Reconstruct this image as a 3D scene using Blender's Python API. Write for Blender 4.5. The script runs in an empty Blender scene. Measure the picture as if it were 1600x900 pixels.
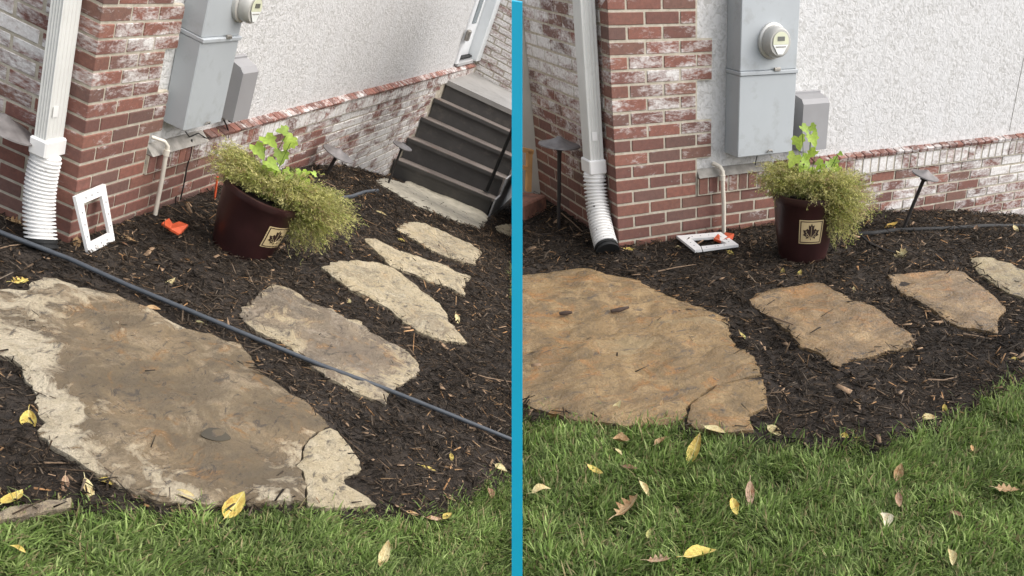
import bpy, bmesh, math, random
import numpy as np
from mathutils import Matrix, Vector, noise
from mathutils.geometry import delaunay_2d_cdt

random.seed(7)
rng = np.random.default_rng(7)
SC = bpy.context.scene
COL = SC.collection

# ------------------------------------------------------------------ camera
# The photograph shows the same house corner from two standpoints, so two garden
# corners stand next to each other; one real camera (with lens shift) sees both.
F, PPX, PPY = 1340.234, 1174.315, 762.726
AR = np.array([[0.84022, -0.541032, 0.036271], [-0.272317, -0.478858, -0.834589], [0.468908, 0.691361, -0.549678]])
TR = np.array([-0.75437, -1.399819, 4.876625])
AL = np.array([[-0.032413, -0.882038, 0.470063], [-0.493952, -0.394723, -0.774729], [0.868885, -0.2573, -0.42289]])
TL = np.array([-3.052003, -1.128104, 3.837221])
SEAM = 808.0
UPW = 1.0
up = (1 - UPW) * AR[:, 2] + UPW * AL[:, 2]
up /= np.linalg.norm(up)
fw = np.array([0, 0, 1.0]); fw = fw - up * (fw @ up); fw /= np.linalg.norm(fw)
rt = np.cross(fw, up)
WC = np.eye(4); WC[0, :3] = rt; WC[1, :3] = fw; WC[2, :3] = up; WC[2, 3] = 1.6     # camera (x right, y down, z ahead) -> world

cam = bpy.data.objects.new('camera', bpy.data.cameras.new('camera'))
COL.objects.link(cam)
cam.data.sensor_width = 36.0
cam.data.lens = F * 36.0 / 1600.0
cam.data.shift_x = (800 - PPX) / 1600.0
cam.data.shift_y = (PPY - 450) / 1600.0
cam.data.clip_start = 0.02
cam.data.clip_end = 200
cam.matrix_world = Matrix(WC.tolist()) @ Matrix.Diagonal((1, -1, -1, 1))
SC.camera = cam

# ------------------------------------------------------------------ sky, sun, exposure
SUN_DIR = Vector(((WC[:3, :3] @ AR) @ np.array([0.72, -0.44, 0.60])).tolist()).normalized()    # towards the sun
w = bpy.data.worlds.new('World'); SC.world = w; w.use_nodes = True
wn = w.node_tree
sky = wn.nodes.new('ShaderNodeTexSky'); sky.sky_type = 'NISHITA'; sky.sun_disc = False
sky.sun_elevation = math.asin(SUN_DIR.z); sky.sun_rotation = math.atan2(SUN_DIR.x, SUN_DIR.y)
sky.air_density = 1.0; sky.dust_density = 4.0; sky.ozone_density = 0.6
bg = wn.nodes['Background']; bg.inputs['Strength'].default_value = 0.15
hs = wn.nodes.new('ShaderNodeHueSaturation'); hs.inputs['Saturation'].default_value = 0.35      # overcast: nearly grey sky
wn.links.new(sky.outputs['Color'], hs.inputs['Color']); wn.links.new(hs.outputs['Color'], bg.inputs['Color'])
sun = bpy.data.objects.new('sun', bpy.data.lights.new('sun', 'SUN')); COL.objects.link(sun)
sun.data.energy = 1.15; sun.data.angle = math.radians(85); sun.data.color = (1.0, 0.95, 0.88)
sun.rotation_euler = SUN_DIR.to_track_quat('Z', 'Y').to_euler()
SC.view_settings.view_transform = 'Standard'; SC.view_settings.look = 'None'
SC.view_settings.gamma = 1.0; SC.view_settings.exposure = 1.0

# ------------------------------------------------------------------ sets: house frames
# house frame: origin at the house corner (first bed joint), X along the front wall, Y into the house, Z up
class Set:
    def __init__(s, key, A, t, size):
        s.key, s.A, s.t, s.size = key, A, t, size          # size: real metres per modelling unit (brick module)
        s.cam = -A.T @ t
        M = np.eye(4); M[:3, :3] = A * size; M[:3, 3] = t * size
        s.M = Matrix((WC @ M).tolist())
        s.n = A.T @ np.array([1, 0, -(SEAM - PPX) / F]); s.n /= np.linalg.norm(s.n)
        if key == 'R': s.n = -s.n                     # keep side: n.(x-cam) < 0
    def ray(s, u, v): return s.A.T @ np.array([(u - PPX) / F, (v - PPY) / F, 1.0])
    def plane(s, u, v, ax, c):
        d = s.ray(u, v); k = (c - s.cam[ax]) / d[ax]; return s.cam + k * d
    def gnd(s, u, v, off=0.0):
        d = s.ray(u, v); z = -0.03
        for _ in range(25):
            k = (z + off - s.cam[2]) / d[2]; p = s.cam + k * d
            z = 0.5 * z + 0.5 * float(g0(p[0], p[1]))
        return p
    def px(s, P):
        c = s.A @ np.atleast_2d(P).T + s.t[:, None]
        return F * c[0] / c[2] + PPX, F * c[1] / c[2] + PPY, c[2]
    def keep(s, P): return (np.atleast_2d(P) - s.cam) @ s.n < 0
def g0(x, y):
    return np.interp(x, [-9, 1.1, 1.9, 2.7, 3.4, 4.7, 5.6, 9], [-.03, -.032, -.055, -.15, -.27, -.62, -.66, -.7])
R = Set('R', AR, TR, 1.19); L = Set('L', AL, TL, .84)

# ------------------------------------------------------------------ materials
def hexc(r, g, b): return tuple(((c / 255) / 12.92 if c / 255 <= .04045 else ((c / 255 + .055) / 1.055) ** 2.4) for c in (r, g, b)) + (1,)
class NT:
    def __init__(s, name):
        s.m = bpy.data.materials.new(name); s.m.use_nodes = True; s.t = s.m.node_tree
        s.b = s.t.nodes['Principled BSDF']
    def n(s, typ, props=None, **inp):
        nd = s.t.nodes.new('ShaderNode' + typ)
        for k, v in (props or {}).items(): setattr(nd, k, v)
        for k, v in inp.items():
            key = k.replace('_', ' ')
            if key not in nd.inputs: key = int(k[1:]) if k[0] == 'i' and k[1:].isdigit() else key
            s.set(nd.inputs[key], v)
        return nd
    def set(s, sock, v):
        if hasattr(v, 'is_output'): s.t.links.new(v, sock)
        else: sock.default_value = v
    def noise(s, vec, scale, detail=4, rough=.55, dist=0.0):
        return s.n('TexNoise', Vector=vec, Scale=scale, Detail=detail, Roughness=rough, Distortion=dist).outputs['Fac']
    def rng(s, v, a, b, c=0.0, d=1.0):
        return s.n('MapRange', Value=v, From_Min=a, From_Max=b, To_Min=c, To_Max=d).outputs['Result']
    def mix(s, f, a, b, mode='MIX'):
        nd = s.n('Mix', {'data_type': 'RGBA', 'blend_type': mode})
        s.set(nd.inputs[0], f); s.set(nd.inputs[6], a); s.set(nd.inputs[7], b); return nd.outputs[2]
    def math(s, op, a, b=0.0):
        nd = s.n('Math', {'operation': op}); s.set(nd.inputs[0], a); s.set(nd.inputs[1], b); return nd.outputs[0]
    def coord(s, obj=None):
        nd = s.n('TexCoord')
        if obj: nd.object = obj
        return nd.outputs['Object']
    def map(s, vec, scale): return s.n('Mapping', Vector=vec, Scale=scale).outputs['Vector']
    def bump(s, h, strength, dist):
        s.t.links.new(s.n('Bump', Height=h, Strength=strength, Distance=dist).outputs['Normal'], s.b.inputs['Normal'])
    def out(s, col=None, rough=None, metal=None, spec=None):
        if col is not None: s.set(s.b.inputs['Base Color'], col)
        if rough is not None: s.set(s.b.inputs['Roughness'], rough)
        if metal is not None: s.set(s.b.inputs['Metallic'], metal)
        if spec is not None: s.set(s.b.inputs['Specular IOR Level'], spec)
        return s.m
    def attr(s, name): return s.n('Attribute', {'attribute_name': name})

def simple(name, col, rough=.5, var=.12, scale=30, metal=0.0, bump=0.0, dirt=None, dscale=8, damt=(.55, .75)):
    t = NT(name); v = t.coord()
    c = t.mix(t.rng(t.noise(v, scale), .3, .7), tuple(x * (1 - var) for x in col[:3]) + (1,), tuple(min(1, x * (1 + var)) for x in col[:3]) + (1,))
    if dirt: c = t.mix(t.rng(t.noise(v, dscale, 6, .7), damt[0], damt[1]), c, dirt)
    if bump: t.bump(t.noise(v, scale * 3), bump, .004)
    return t.out(c, rough, metal)

def brick_mat(name, house):
    t = NT(name); v = t.coord(house)
    oi = t.n('ObjectInfo')
    base = t.mix(t.rng(t.noise(v, 38, 6, .7), .25, .75), (.62, .58, .55, 1), (1.25, 1.2, 1.15, 1))
    col = t.mix(1.0, oi.outputs['Color'], base, 'MULTIPLY')
    col = t.mix(t.rng(t.noise(v, 240, 2), .62, .75), col, (.07, .035, .03, 1))
    n1 = t.noise(t.map(v, (4.2, 4.2, 11)), 1.0, 8, .70, .5)
    n2 = t.noise(t.map(v, (40, 40, 90)), 1.0, 4, .7)
    n = t.math('ADD', t.math('MULTIPLY', n1, .7), t.math('MULTIPLY', n2, .3))
    n = t.rng(n, .33, .67)
    mask = t.rng(t.math('SUBTRACT', oi.outputs['Alpha'], n), -.08, .34, .04, .93)
    pc = t.mix(t.rng(t.noise(v, 60, 4), .3, .7), (.60, .57, .54, 1), (.86, .85, .83, 1))
    col = t.mix(mask, col, pc)
    t.bump(t.math('ADD', t.noise(v, 160, 5, .7), t.math('MULTIPLY', mask, .5)), .6, .004)
    return t.out(col, .82)

def mortar_mat(name, house):
    t = NT(name); v = t.coord(house)
    c = t.mix(t.rng(t.noise(v, 25, 6, .7), .3, .7), (.36, .315, .24, 1), (.60, .55, .455, 1))
    t.bump(t.noise(v, 220, 4, .7), .6, .004)
    return t.out(c, .92)

def stucco_mat(name, house):
    t = NT(name); v = t.coord(house)
    a = t.noise(v, 36, 4, .6, 1.2)
    b = t.noise(v, 80, 3, .55, .5)
    streak = t.noise(t.map(v, (5, 5, .9)), 1.0, 4, .6)
    h = t.math('ADD', t.rng(a, .34, .62), t.math('MULTIPLY', b, .35))
    c = t.mix(t.rng(a, .34, .56), (.45, .44, .42, 1), (.64, .63, .62, 1))
    c = t.mix(t.rng(streak, .50, .72, 0, .7), c, (.62, .615, .61, 1))
    t.bump(h, .55, .005)
    return t.out(c, .88)

def stone_mat(name, tint, dry, wet, dry_amt, seed):
    t = NT(name)
    v = t.n('VectorMath', {'operation': 'ADD'}, i0=t.coord(), i1=(seed * 7.3, seed * 3.1, 0)).outputs[0]
    e = t.attr('edge').outputs['Fac']; da = t.attr('dry').outputs['Fac']
    n1 = t.noise(v, 2.2, 8, .62, .6); n2 = t.noise(v, 8, 8, .68, 1.0); n3 = t.noise(v, 48, 7, .75)
    nr = t.noise(t.map(v, (5, 14, 6)), 1.0, 7, .66, 1.6)
    rd = t.n('TexNoise', {'noise_type': 'RIDGED_MULTIFRACTAL'}, Vector=t.map(v, (6, 11, 8)), Scale=1.0, Detail=7.0, Roughness=.6).outputs['Fac']
    c = t.mix(t.rng(n1, .40, .58), wet, tint)
    lite = (min(1, tint[0] * 1.32), min(1, tint[1] * 1.40), min(1, tint[2] * 1.55), 1)
    c = t.mix(t.rng(t.noise(v, 3.4, 9, .74, 1.0), .50, .60, 0, .85), c, lite)
    c = t.mix(t.rng(n2, .53, .62, 0, .85), c, (tint[0] * 1.08, tint[1] * .78, tint[2] * .48, 1))
    c = t.mix(t.rng(t.noise(v, 1.9, 8, .66, 1.3), .50, .62, 0, .8), c, (tint[0] * .54, tint[1] * .56, tint[2] * .60, 1))
    c = t.mix(t.rng(t.noise(v, 5.2, 9, .74, .7), .54, .62, 0, .8), c, (tint[0] * .52, tint[1] * .56, tint[2] * .64, 1))
    dm = t.math('ADD', t.math('MULTIPLY', e, dry_amt), t.math('ADD', da, t.math('MULTIPLY', t.math('SUBTRACT', n1, .5), 2.6)))
    dm = t.math('ADD', dm, t.math('MULTIPLY', t.math('SUBTRACT', n2, .5), 3.2))
    dm = t.rng(dm, .34, .66)
    dcol = t.mix(t.rng(n2, .38, .62), dry, (dry[0] * .80, dry[1] * .76, dry[2] * .68, 1))
    dcol = t.mix(t.rng(t.noise(v, 13, 8, .75, .4), .54, .64, 0, .65), dcol, (dry[0] * .50, dry[1] * .48, dry[2] * .45, 1))
    c = t.mix(dm, c, dcol)
    c = t.mix(t.rng(n3, .57, .66, 0, .65), c, (.10, .078, .055, 1))
    ms = t.noise(t.map(v, (11, 20, 10)), 1.0, 6, .7, 1.2)
    c = t.mix(t.rng(ms, .57, .64, 0, .8), c, (.085, .075, .066, 1))
    c = t.mix(t.rng(t.noise(v, 150, 5, .75), .35, .7, 0, .45), c, (.13, .10, .07, 1))
    rough = t.rng(dm, 0, 1, .27, .9)
    hh = t.math('ADD', t.math('MULTIPLY', rd, .25), t.math('ADD', t.math('MULTIPLY', n3, .7), t.math('MULTIPLY', n2, .9)))
    t.bump(hh, 1.0, .030)
    return t.out(c, rough)

def attr_mat(name, rough=.8, transl=0.0, attrname='col', bump=0, spec=None):
    t = NT(name); a = t.attr(attrname).outputs['Color']
    v = t.coord()
    c = t.mix(t.rng(t.noise(v, 90, 3), .3, .7), a, t.mix(1.0, a, (.55, .55, .55, 1), 'MULTIPLY'))
    t.out(c, rough, spec=spec)
    if bump: t.bump(t.noise(v, 300, 3), bump, .003)
    if transl:
        tr = t.n('BsdfTranslucent', Color=a); mx = t.n('MixShader', Fac=transl)
        t.t.links.new(t.b.outputs[0], mx.inputs[1]); t.t.links.new(tr.outputs[0], mx.inputs[2])
        t.t.links.new(mx.outputs[0], t.t.nodes['Material Output'].inputs['Surface'])
    return t.m

def leaf_mat():
    t = NT('fallen_leaf'); oi = t.n('ObjectInfo'); v = t.coord()
    a = oi.outputs['Color']
    seed = t.n('VectorMath', {'operation': 'ADD'}, i0=v, i1=oi.outputs['Location']).outputs[0]
    c = t.mix(t.rng(t.noise(seed, 3.2, 5, .6), .42, .68), a, t.mix(1.0, a, (.62, .45, .30, 1), 'MULTIPLY'))
    c = t.mix(t.rng(t.noise(seed, 14, 3), .64, .72), c, (.10, .05, .025, 1))
    vy = t.n('SeparateXYZ', Vector=v).outputs['Y']
    c = t.mix(t.rng(t.math('ABSOLUTE', vy), .0, .018, .6, 0), c, (.75, .66, .40, 1))
    t.bump(t.noise(t.map(seed, (6, 22, 6)), 1.0, 4), .5, .02)
    return t.out(c, .6)

def ground_mat(name):
    t = NT(name); v = t.coord(); m = t.attr('lawn').outputs['Fac']
    a = t.noise(v, 60, 6, .75); b = t.noise(v, 14, 5, .6)
    mul = t.mix(t.rng(a, .35, .65), (.012, .0085, .006, 1), (.052, .037, .026, 1))
    mul = t.mix(t.rng(b, .5, .75, 0, .6), mul, (.052, .036, .024, 1))
    gr = t.mix(t.rng(a, .35, .65), (.020, .030, .008, 1), (.055, .060, .022, 1))
    c = t.mix(m, mul, gr)
    t.bump(a, .9, .02)
    return t.out(c, .95)

M = {}
def wood_wet():
    t = NT('stair_tread_paint'); v = t.coord()
    c = t.mix(t.rng(t.noise(t.map(v, (3, 3, 3)), 1.0, 6, .65), .35, .65), (.12, .10, .088, 1), (.24, .205, .18, 1))
    c = t.mix(t.rng(t.noise(v, 9, 6, .7), .60, .72), c, (.20, .10, .06, 1))
    return t.out(c, .5)
M['grey_metal'] = simple('grey_meter_paint', (.40, .425, .44, 1), .42, .04, 4, 0, 0, (.29, .295, .29, 1), 7, (.54, .78))
M['grey_metal2'] = simple('grey_box_plastic', (.285, .28, .283, 1), .55, .06, 6)
M['dark_metal'] = simple('dark_bronze_metal', (.028, .024, .022, 1), .5, .3, 40)
M['hat_metal'] = simple('weathered_lamp_hat', (.19, .175, .17, 1), .45, .25, 25, .3)
M['white_paint'] = simple('white_aluminium', (.66, .66, .63, 1), .42, .05, 5, 0, 0, (.48, .46, .42, 1), 7, (.58, .8))
M['white_plastic'] = simple('white_plastic', (.80, .79, .77, 1), .4, .04, 12, 0, 0, (.45, .40, .34, 1), 26, (.70, .80))
M['corrugated'] = simple('white_corrugated_plastic', (.80, .79, .77, 1), .45, .05, 12, 0, 0, (.05, .04, .035, 1), 34, (.63, .68))
M['black_plastic'] = simple('black_plastic', (.007, .007, .007, 1), .75, .2, 30)
M['pvc'] = simple('aged_pvc', (.66, .61, .52, 1), .45, .08, 12, 0, 0, (.42, .35, .26, 1), 18, (.58, .75))
M['hose'] = simple('grey_drip_tube', (.055, .062, .072, 1), .38, .15, 30)
M['pot'] = simple('maroon_glaze', (.030, .0105, .0105, 1), .36, .25, 7, 0, 0, (.045, .016, .014, 1), 4, (.55, .75))
M['soil'] = simple('potting_soil', (.03, .02, .014, 1), .95, .4, 60, 0, .8)
M['cream'] = simple('cream_sticker', (.60, .47, .26, 1), .5, .06, 20)
M['emblem'] = simple('emblem_print', (.035, .017, .013, 1), .5, .1, 20)
M['orange'] = simple('orange_plastic', (.60, .10, .035, 1), .5, .15, 40, 0, .3)
M['riser'] = simple('dark_grey_riser_paint', (.064, .061, .058, 1), .55, .16, 6, 0, 0, (.105, .095, .085, 1), 7, (.55, .72))
M['tread'] = wood_wet()
M['landing'] = simple('grey_landing_paint', (.26, .25, .235, 1), .6, .12, 5, 0, .3, (.16, .15, .14, 1), 3, (.55, .75))
M['concrete'] = simple('pale_concrete', (.46, .42, .33, 1), .9, .22, 14, 0, .6, (.20, .165, .12, 1), 9, (.60, .72))
M['ledge'] = simple('grey_cement', (.29, .272, .245, 1), .9, .25, 20, 0, .6, (.20, .18, .15, 1), 12, (.58, .72))
M['alu_edge'] = simple('grey_edge_trim', (.40, .40, .40, 1), .4, .1, 10)
M['door'] = simple('white_door_paint', (.76, .77, .78, 1), .4, .03, 6)
M['door_trim'] = simple('pale_grey_trim', (.66, .69, .70, 1), .4, .05, 6)
M['glass'] = simple('door_glass', (.17, .20, .21, 1), .12, .15, 3)
M['bronze'] = simple('worn_hinge_metal', (.30, .28, .25, 1), .4, .2, 40, .6)
M['teal'] = simple('teal_paint', (.006, .40, .61, 1), .55, .03, 6)
M['timber'] = simple('raw_pine', (.66, .36, .14, 1), .7, .2, 10, 0, .2)
M['paver'] = simple('brown_paver', (.27, .125, .085, 1), .75, .3, 25, 0, .8, (.15, .08, .06, 1), 9, (.52, .65))
M['lcd'] = simple('meter_display', (.13, .13, .11, 1), .3, .1, 40)
M['meter_face'] = simple('meter_face_yellow', (.62, .63, .46, 1), .4, .05, 20)
M['meter_plate'] = simple('meter_white_plate', (.76, .77, .74, 1), .4, .03, 20)
M['meter_ring'] = simple('meter_ring', (.58, .57, .54, 1), .35, .06, 20, .3)
t_ = NT('meter_glass'); t_.out((.42, .41, .38, 1), .25); M['meter_glass'] = t_.m
M['chips'] = attr_mat('mulch_chips', .9, 0, bump=.4, spec=.2)
M['grass'] = attr_mat('grass_blades', .6, .35, spec=.25)
M['fine_plant'] = attr_mat('fine_trailing_foliage', .6, .4)
M['vine'] = attr_mat('vine_leaf', .5, .35)
M['vine_stem'] = simple('vine_stem', (.10, .16, .03, 1), .6)
M['leaf'] = leaf_mat()
M['bark'] = simple('dark_bark', (.045, .028, .02, 1), .9, .4, 40, 0, .6)
M['twig'] = simple('dry_twig', (.20, .135, .085, 1), .85, .3, 40)
M['ground'] = ground_mat('bed_and_lawn_soil')

# ------------------------------------------------------------------ mesh helpers
class MB:
    def __init__(s): s.v = []; s.f = []
    def add(s, vs, fs):
        o = len(s.v); s.v += [tuple(map(float, p)) for p in vs]; s.f += [tuple(i + o for i in f) for f in fs]
    def box(s, a, b, ch=0.0, xf=None):
        lo = np.minimum(a, b).astype(float); hi = np.maximum(a, b).astype(float)
        vs, fs = cbox(hi - lo, ch); vs = vs + (lo + hi) / 2
        if xf is not None: vs = [xf(p) for p in vs]
        s.add(vs, fs)
    def tube(s, path, rad, n=10, cap=True):
        path = [np.array(p, float) for p in path]; k = len(path)
        rad = [rad] * k if np.isscalar(rad) else rad
        prev = None; rings = []
        for i, p in enumerate(path):
            d = path[min(i + 1, k - 1)] - path[max(i - 1, 0)]; d /= np.linalg.norm(d) + 1e-12
            if prev is None:
                a = np.cross(d, [0, 0, 1.0]);  a = a if np.linalg.norm(a) > .1 else np.cross(d, [1.0, 0, 0])
            else: a = prev - d * (prev @ d)
            a /= np.linalg.norm(a); b = np.cross(d, a); prev = a
            rings.append([p + rad[i] * (math.cos(2 * math.pi * j / n) * a + math.sin(2 * math.pi * j / n) * b) for j in range(n)])
        vs = [q for r in rings for q in r]
        fs = [(i * n + j, i * n + (j + 1) % n, (i + 1) * n + (j + 1) % n, (i + 1) * n + j) for i in range(k - 1) for j in range(n)]
        if cap: fs += [tuple(range(n))[::-1], tuple((k - 1) * n + j for j in range(n))]
        s.add(vs, fs)
    def lathe(s, prof, c, n=40, axis=None, cap=True):
        ax = np.array([0, 0, 1.0]) if axis is None else np.array(axis, float) / np.linalg.norm(axis)
        a = np.cross(ax, [0, 1.0, 0]); a = a if np.linalg.norm(a) > .1 else np.cross(ax, [1.0, 0, 0]); a /= np.linalg.norm(a); b = np.cross(ax, a)
        c = np.array(c, float); vs = []
        for r, z in prof: vs += [c + ax * z + r * (math.cos(2 * math.pi * j / n) * a + math.sin(2 * math.pi * j / n) * b) for j in range(n)]
        k = len(prof)
        fs = [(i * n + j, i * n + (j + 1) % n, (i + 1) * n + (j + 1) % n, (i + 1) * n + j) for i in range(k - 1) for j in range(n)]
        if cap: fs += [tuple(range(n))[::-1], tuple((k - 1) * n + j for j in range(n))]
        s.add(vs, fs)
    def prism(s, pts, off):
        """closed outline (3d points) extruded by vector off"""
        k = len(pts); pts = [np.array(p, float) for p in pts]
        vs = pts + [p + np.array(off) for p in pts]
        s.add(vs, [tuple(range(k))[::-1], tuple(range(k, 2 * k))] + [(i, (i + 1) % k, k + (i + 1) % k, k + i) for i in range(k)])

def cbox(size, ch=0.0):
    h = np.array(size) / 2
    if ch <= 0:
        vs = np.array([(x, y, z) for x in (-1, 1) for y in (-1, 1) for z in (-1, 1)]) * h
        return vs, [(0, 1, 3, 2), (4, 6, 7, 5), (0, 4, 5, 1), (2, 3, 7, 6), (0, 2, 6, 4), (1, 5, 7, 3)]
    vs = []; idx = {}
    for sx in (-1, 1):
        for sy in (-1, 1):
            for sz in (-1, 1):
                for ax in range(3):
                    p = np.array([sx, sy, sz]) * (h - ch); p[ax] = (sx, sy, sz)[ax] * h[ax]
                    idx[(sx, sy, sz, ax)] = len(vs); vs.append(p)
    fs = []
    for ax in range(3):
        o = [a for a in range(3) if a != ax]
        for sg in (-1, 1):
            q = []
            for a, b in ((-1, -1), (1, -1), (1, 1), (-1, 1)):
                k = [0, 0, 0]; k[ax] = sg; k[o[0]] = a; k[o[1]] = b; q.append(idx[(*k, ax)])
            fs.append(tuple(q))
    for ax in range(3):
        o = [a for a in range(3) if a != ax]
        for a in (-1, 1):
            for b in (-1, 1):
                q = []
                for sg, face in ((-1, o[0]), (1, o[0]), (1, o[1]), (-1, o[1])):
                    k = [0, 0, 0]; k[ax] = sg; k[o[0]] = a; k[o[1]] = b; q.append(idx[(*k, face)])
                fs.append(tuple(q))
    for sx in (-1, 1):
        for sy in (-1, 1):
            for sz in (-1, 1): fs.append(tuple(idx[(sx, sy, sz, a)] for a in range(3)))
    return np.array(vs), fs

def clip_bm(bm, S, base, cap=True, skirt=0.0):
    geom = bm.verts[:] + bm.edges[:] + bm.faces[:]
    co = Vector((S.cam - np.array(base)).tolist()); n = Vector(S.n.tolist())
    r = bmesh.ops.bisect_plane(bm, geom=geom, dist=1e-6, plane_co=co, plane_no=n, clear_outer=True)
    ed = [e for e in r['geom_cut'] if isinstance(e, bmesh.types.BMEdge)]
    if skirt:
        ex = bmesh.ops.extrude_edge_only(bm, edges=ed)
        for v in [g for g in ex['geom'] if isinstance(g, bmesh.types.BMVert)]: v.co.z -= skirt
    elif cap and ed: bmesh.ops.contextual_create(bm, geom=ed) if False else bmesh.ops.holes_fill(bm, edges=ed)

def to_mesh(name, vs, fs, mat, smooth=False, clip=None, base=(0, 0, 0), recalc=True):
    me = bpy.data.meshes.new(name); me.from_pydata([tuple(v) for v in vs], [], fs)
    bm = bmesh.new(); bm.from_mesh(me)
    if clip: clip_bm(bm, clip, base)
    if recalc: bmesh.ops.recalc_face_normals(bm, faces=bm.faces)
    bm.to_mesh(me); bm.free()
    if mat: me.materials.append(mat)
    if smooth:
        me.polygons.foreach_set('use_smooth', [True] * len(me.polygons))
        me.set_sharp_from_angle(angle=math.radians(42))
    return me
def tag(o, label, cat, group=None, kind=None):
    if label: o['label'] = label
    if cat: o['category'] = cat
    if group: o['group'] = group
    if kind: o['kind'] = kind
def thing(name, S, base, label, cat, group=None):
    o = bpy.data.objects.new(name, None); COL.objects.link(o)
    o.empty_display_size = .05
    o.matrix_world = S.M @ Matrix.Translation(Vector([float(b) for b in base]))
    tag(o, label, cat, group); o['_b'] = 0; del o['_b']
    BASE[o.name] = np.array(base, float); SETOF[o.name] = S
    return o
BASE = {}; SETOF = {}
def part(name, mb, mat, parent, smooth=False, clip=False, recalc=True):
    """mesh part; mb holds house-frame coordinates"""
    S = SETOF[parent.name]; b = BASE[parent.name]
    vs = np.array(mb.v) - b
    o = bpy.data.objects.new(name, to_mesh(name, vs, mb.f, mat, smooth, S if clip else None, b, recalc))
    COL.objects.link(o); o.parent = parent
    BASE[o.name] = b; SETOF[o.name] = S
    return o
def single(name, mb, mat, S, base, label, cat, group=None, smooth=False, clip=False, kind=None):
    """a thing that is one mesh"""
    vs = np.array(mb.v) - np.array(base, float)
    o = bpy.data.objects.new(name, to_mesh(name, vs, mb.f, mat, smooth, S if clip else None, base))
    COL.objects.link(o); o.matrix_world = S.M @ Matrix.Translation(Vector([float(b) for b in base]))
    tag(o, label, cat, group, kind); BASE[o.name] = np.array(base, float); SETOF[o.name] = S
    return o
def fast_mesh(name, V, Q, mat, col=None):
    me = bpy.data.meshes.new(name); k = Q.shape[1]
    me.vertices.add(len(V)); me.vertices.foreach_set('co', V.astype(np.float32).ravel())
    me.loops.add(Q.size); me.loops.foreach_set('vertex_index', Q.astype(np.int32).ravel())
    me.polygons.add(len(Q)); me.polygons.foreach_set('loop_start', np.arange(0, Q.size, k, dtype=np.int32))
    me.update(calc_edges=True)
    if col is not None:
        a = me.color_attributes.new('col', 'FLOAT_COLOR', 'POINT')
        a.data.foreach_set('color', np.hstack([col, np.ones((len(col), 1))]).astype(np.float32).ravel())
    me.materials.append(mat); return me
def in_poly(P, poly):
    x, y = P[:, 0], P[:, 1]; r = np.zeros(len(P), bool); n = len(poly)
    for i in range(n):
        x1, y1 = poly[i]; x2, y2 = poly[(i + 1) % n]
        c = (y1 > y) != (y2 > y)
        with np.errstate(divide='ignore', invalid='ignore'): r ^= c & (x < (x2 - x1) * (y - y1) / (y2 - y1 + 1e-15) + x1)
    return r
def edge_dist(P, poly):
    d = np.full(len(P), 1e9)
    for i in range(len(poly)):
        a = np.array(poly[i]); b = np.array(poly[(i + 1) % len(poly)]); ab = b - a
        t = np.clip(((P - a) @ ab) / (ab @ ab + 1e-12), 0, 1)
        d = np.minimum(d, np.linalg.norm(P - a - t[:, None] * ab, axis=1))
    return d

# ------------------------------------------------------------------ ground
LAWN = {
 'L': ([-700, -80, 0, 110, 160, 260, 330, 420, 500, 560, 640, 690, 715, 745, 775, 808, 900], [800, 800, 800, 805, 795, 800, 803, 800, 803, 810, 815, 812, 792, 768, 757, 748, 700]),
 'R': ([700, 816, 870, 930, 960, 1000, 1060, 1100, 1150, 1200, 1260, 1300, 1330, 1380, 1420, 1470, 1520, 1550, 1600, 1700, 2200], [660, 655, 652, 662, 655, 655, 672, 678, 686, 694, 704, 706, 698, 702, 684, 668, 644, 620, 603, 560, 400]),
}
def lawn_mask(S, P, jit=0.0):
    u, v, z = S.px(P)
    b = np.interp(u, *LAWN[S.key]) + 5 * np.sin(u * .13) + 3 * np.sin(u * .31) + jit
    m = (v > b) | (z < .3)
    if S.key == 'L': m |= (u > 797) & (v > 405) & (v < 475) & (z > 2)
    return m
def vnoise(X, Y, s, seed=0.0):
    return np.array([noise.noise((x * s + seed, y * s - seed, seed * .37)) for x, y in zip(X, Y)])
def build_ground(S, xs, ys):
    gx, gy = np.meshgrid(xs, ys, indexing='ij'); X, Y = gx.ravel(), gy.ravel()
    P = np.stack([X, Y, g0(X, Y)], 1); lm = lawn_mask(S, P)
    k = 1.0 if S.key == 'R' else 2.0
    Z = P[:, 2] + (vnoise(X, Y, 3.1, k) * .012 + vnoise(X, Y, 11, k) * .007) * np.where(lm, .5, 1.0) - np.where(lm, .012, 0)
    V = np.stack([X, Y, Z], 1); nx, ny = len(xs), len(ys)
    i = np.arange((nx - 1) * (ny - 1)); a = (i // (ny - 1)) * ny + i % (ny - 1)
    me = fast_mesh('ground', V, np.stack([a, a + ny, a + ny + 1, a + 1], 1), M['ground'])
    at = me.attributes.new('lawn', 'FLOAT', 'POINT'); at.data.foreach_set('value', lm.astype(np.float32))
    bm = bmesh.new(); bm.from_mesh(me); clip_bm(bm, S, (0, 0, 0), skirt=.75); bm.to_mesh(me); bm.free()
    me.polygons.foreach_set('use_smooth', [True] * len(me.polygons))
    o = bpy.data.objects.new('ground', me); COL.objects.link(o); o.matrix_world = S.M
    o['kind'] = 'structure'
    o['label'] = ('sloping dark mulch bed and lawn below the leaning flowerpot and steps' if S.key == 'L' else 'dark mulch bed and lawn round the upright flowerpot')
    return o
def lines(lo, a, b, hi, fine, coarse=.35):
    return np.concatenate([np.arange(lo, a, coarse), np.arange(a, b, fine), np.arange(b, hi + coarse, coarse)])
build_ground(R, lines(-7, -2.2, 4.4, 9, .028), lines(-10, -3.6, .1, 1.9, .028))
build_ground(L, lines(-7, -2.6, 6.0, 9, .032), lines(-10, -2.9, .1, 1.9, .03))

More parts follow.
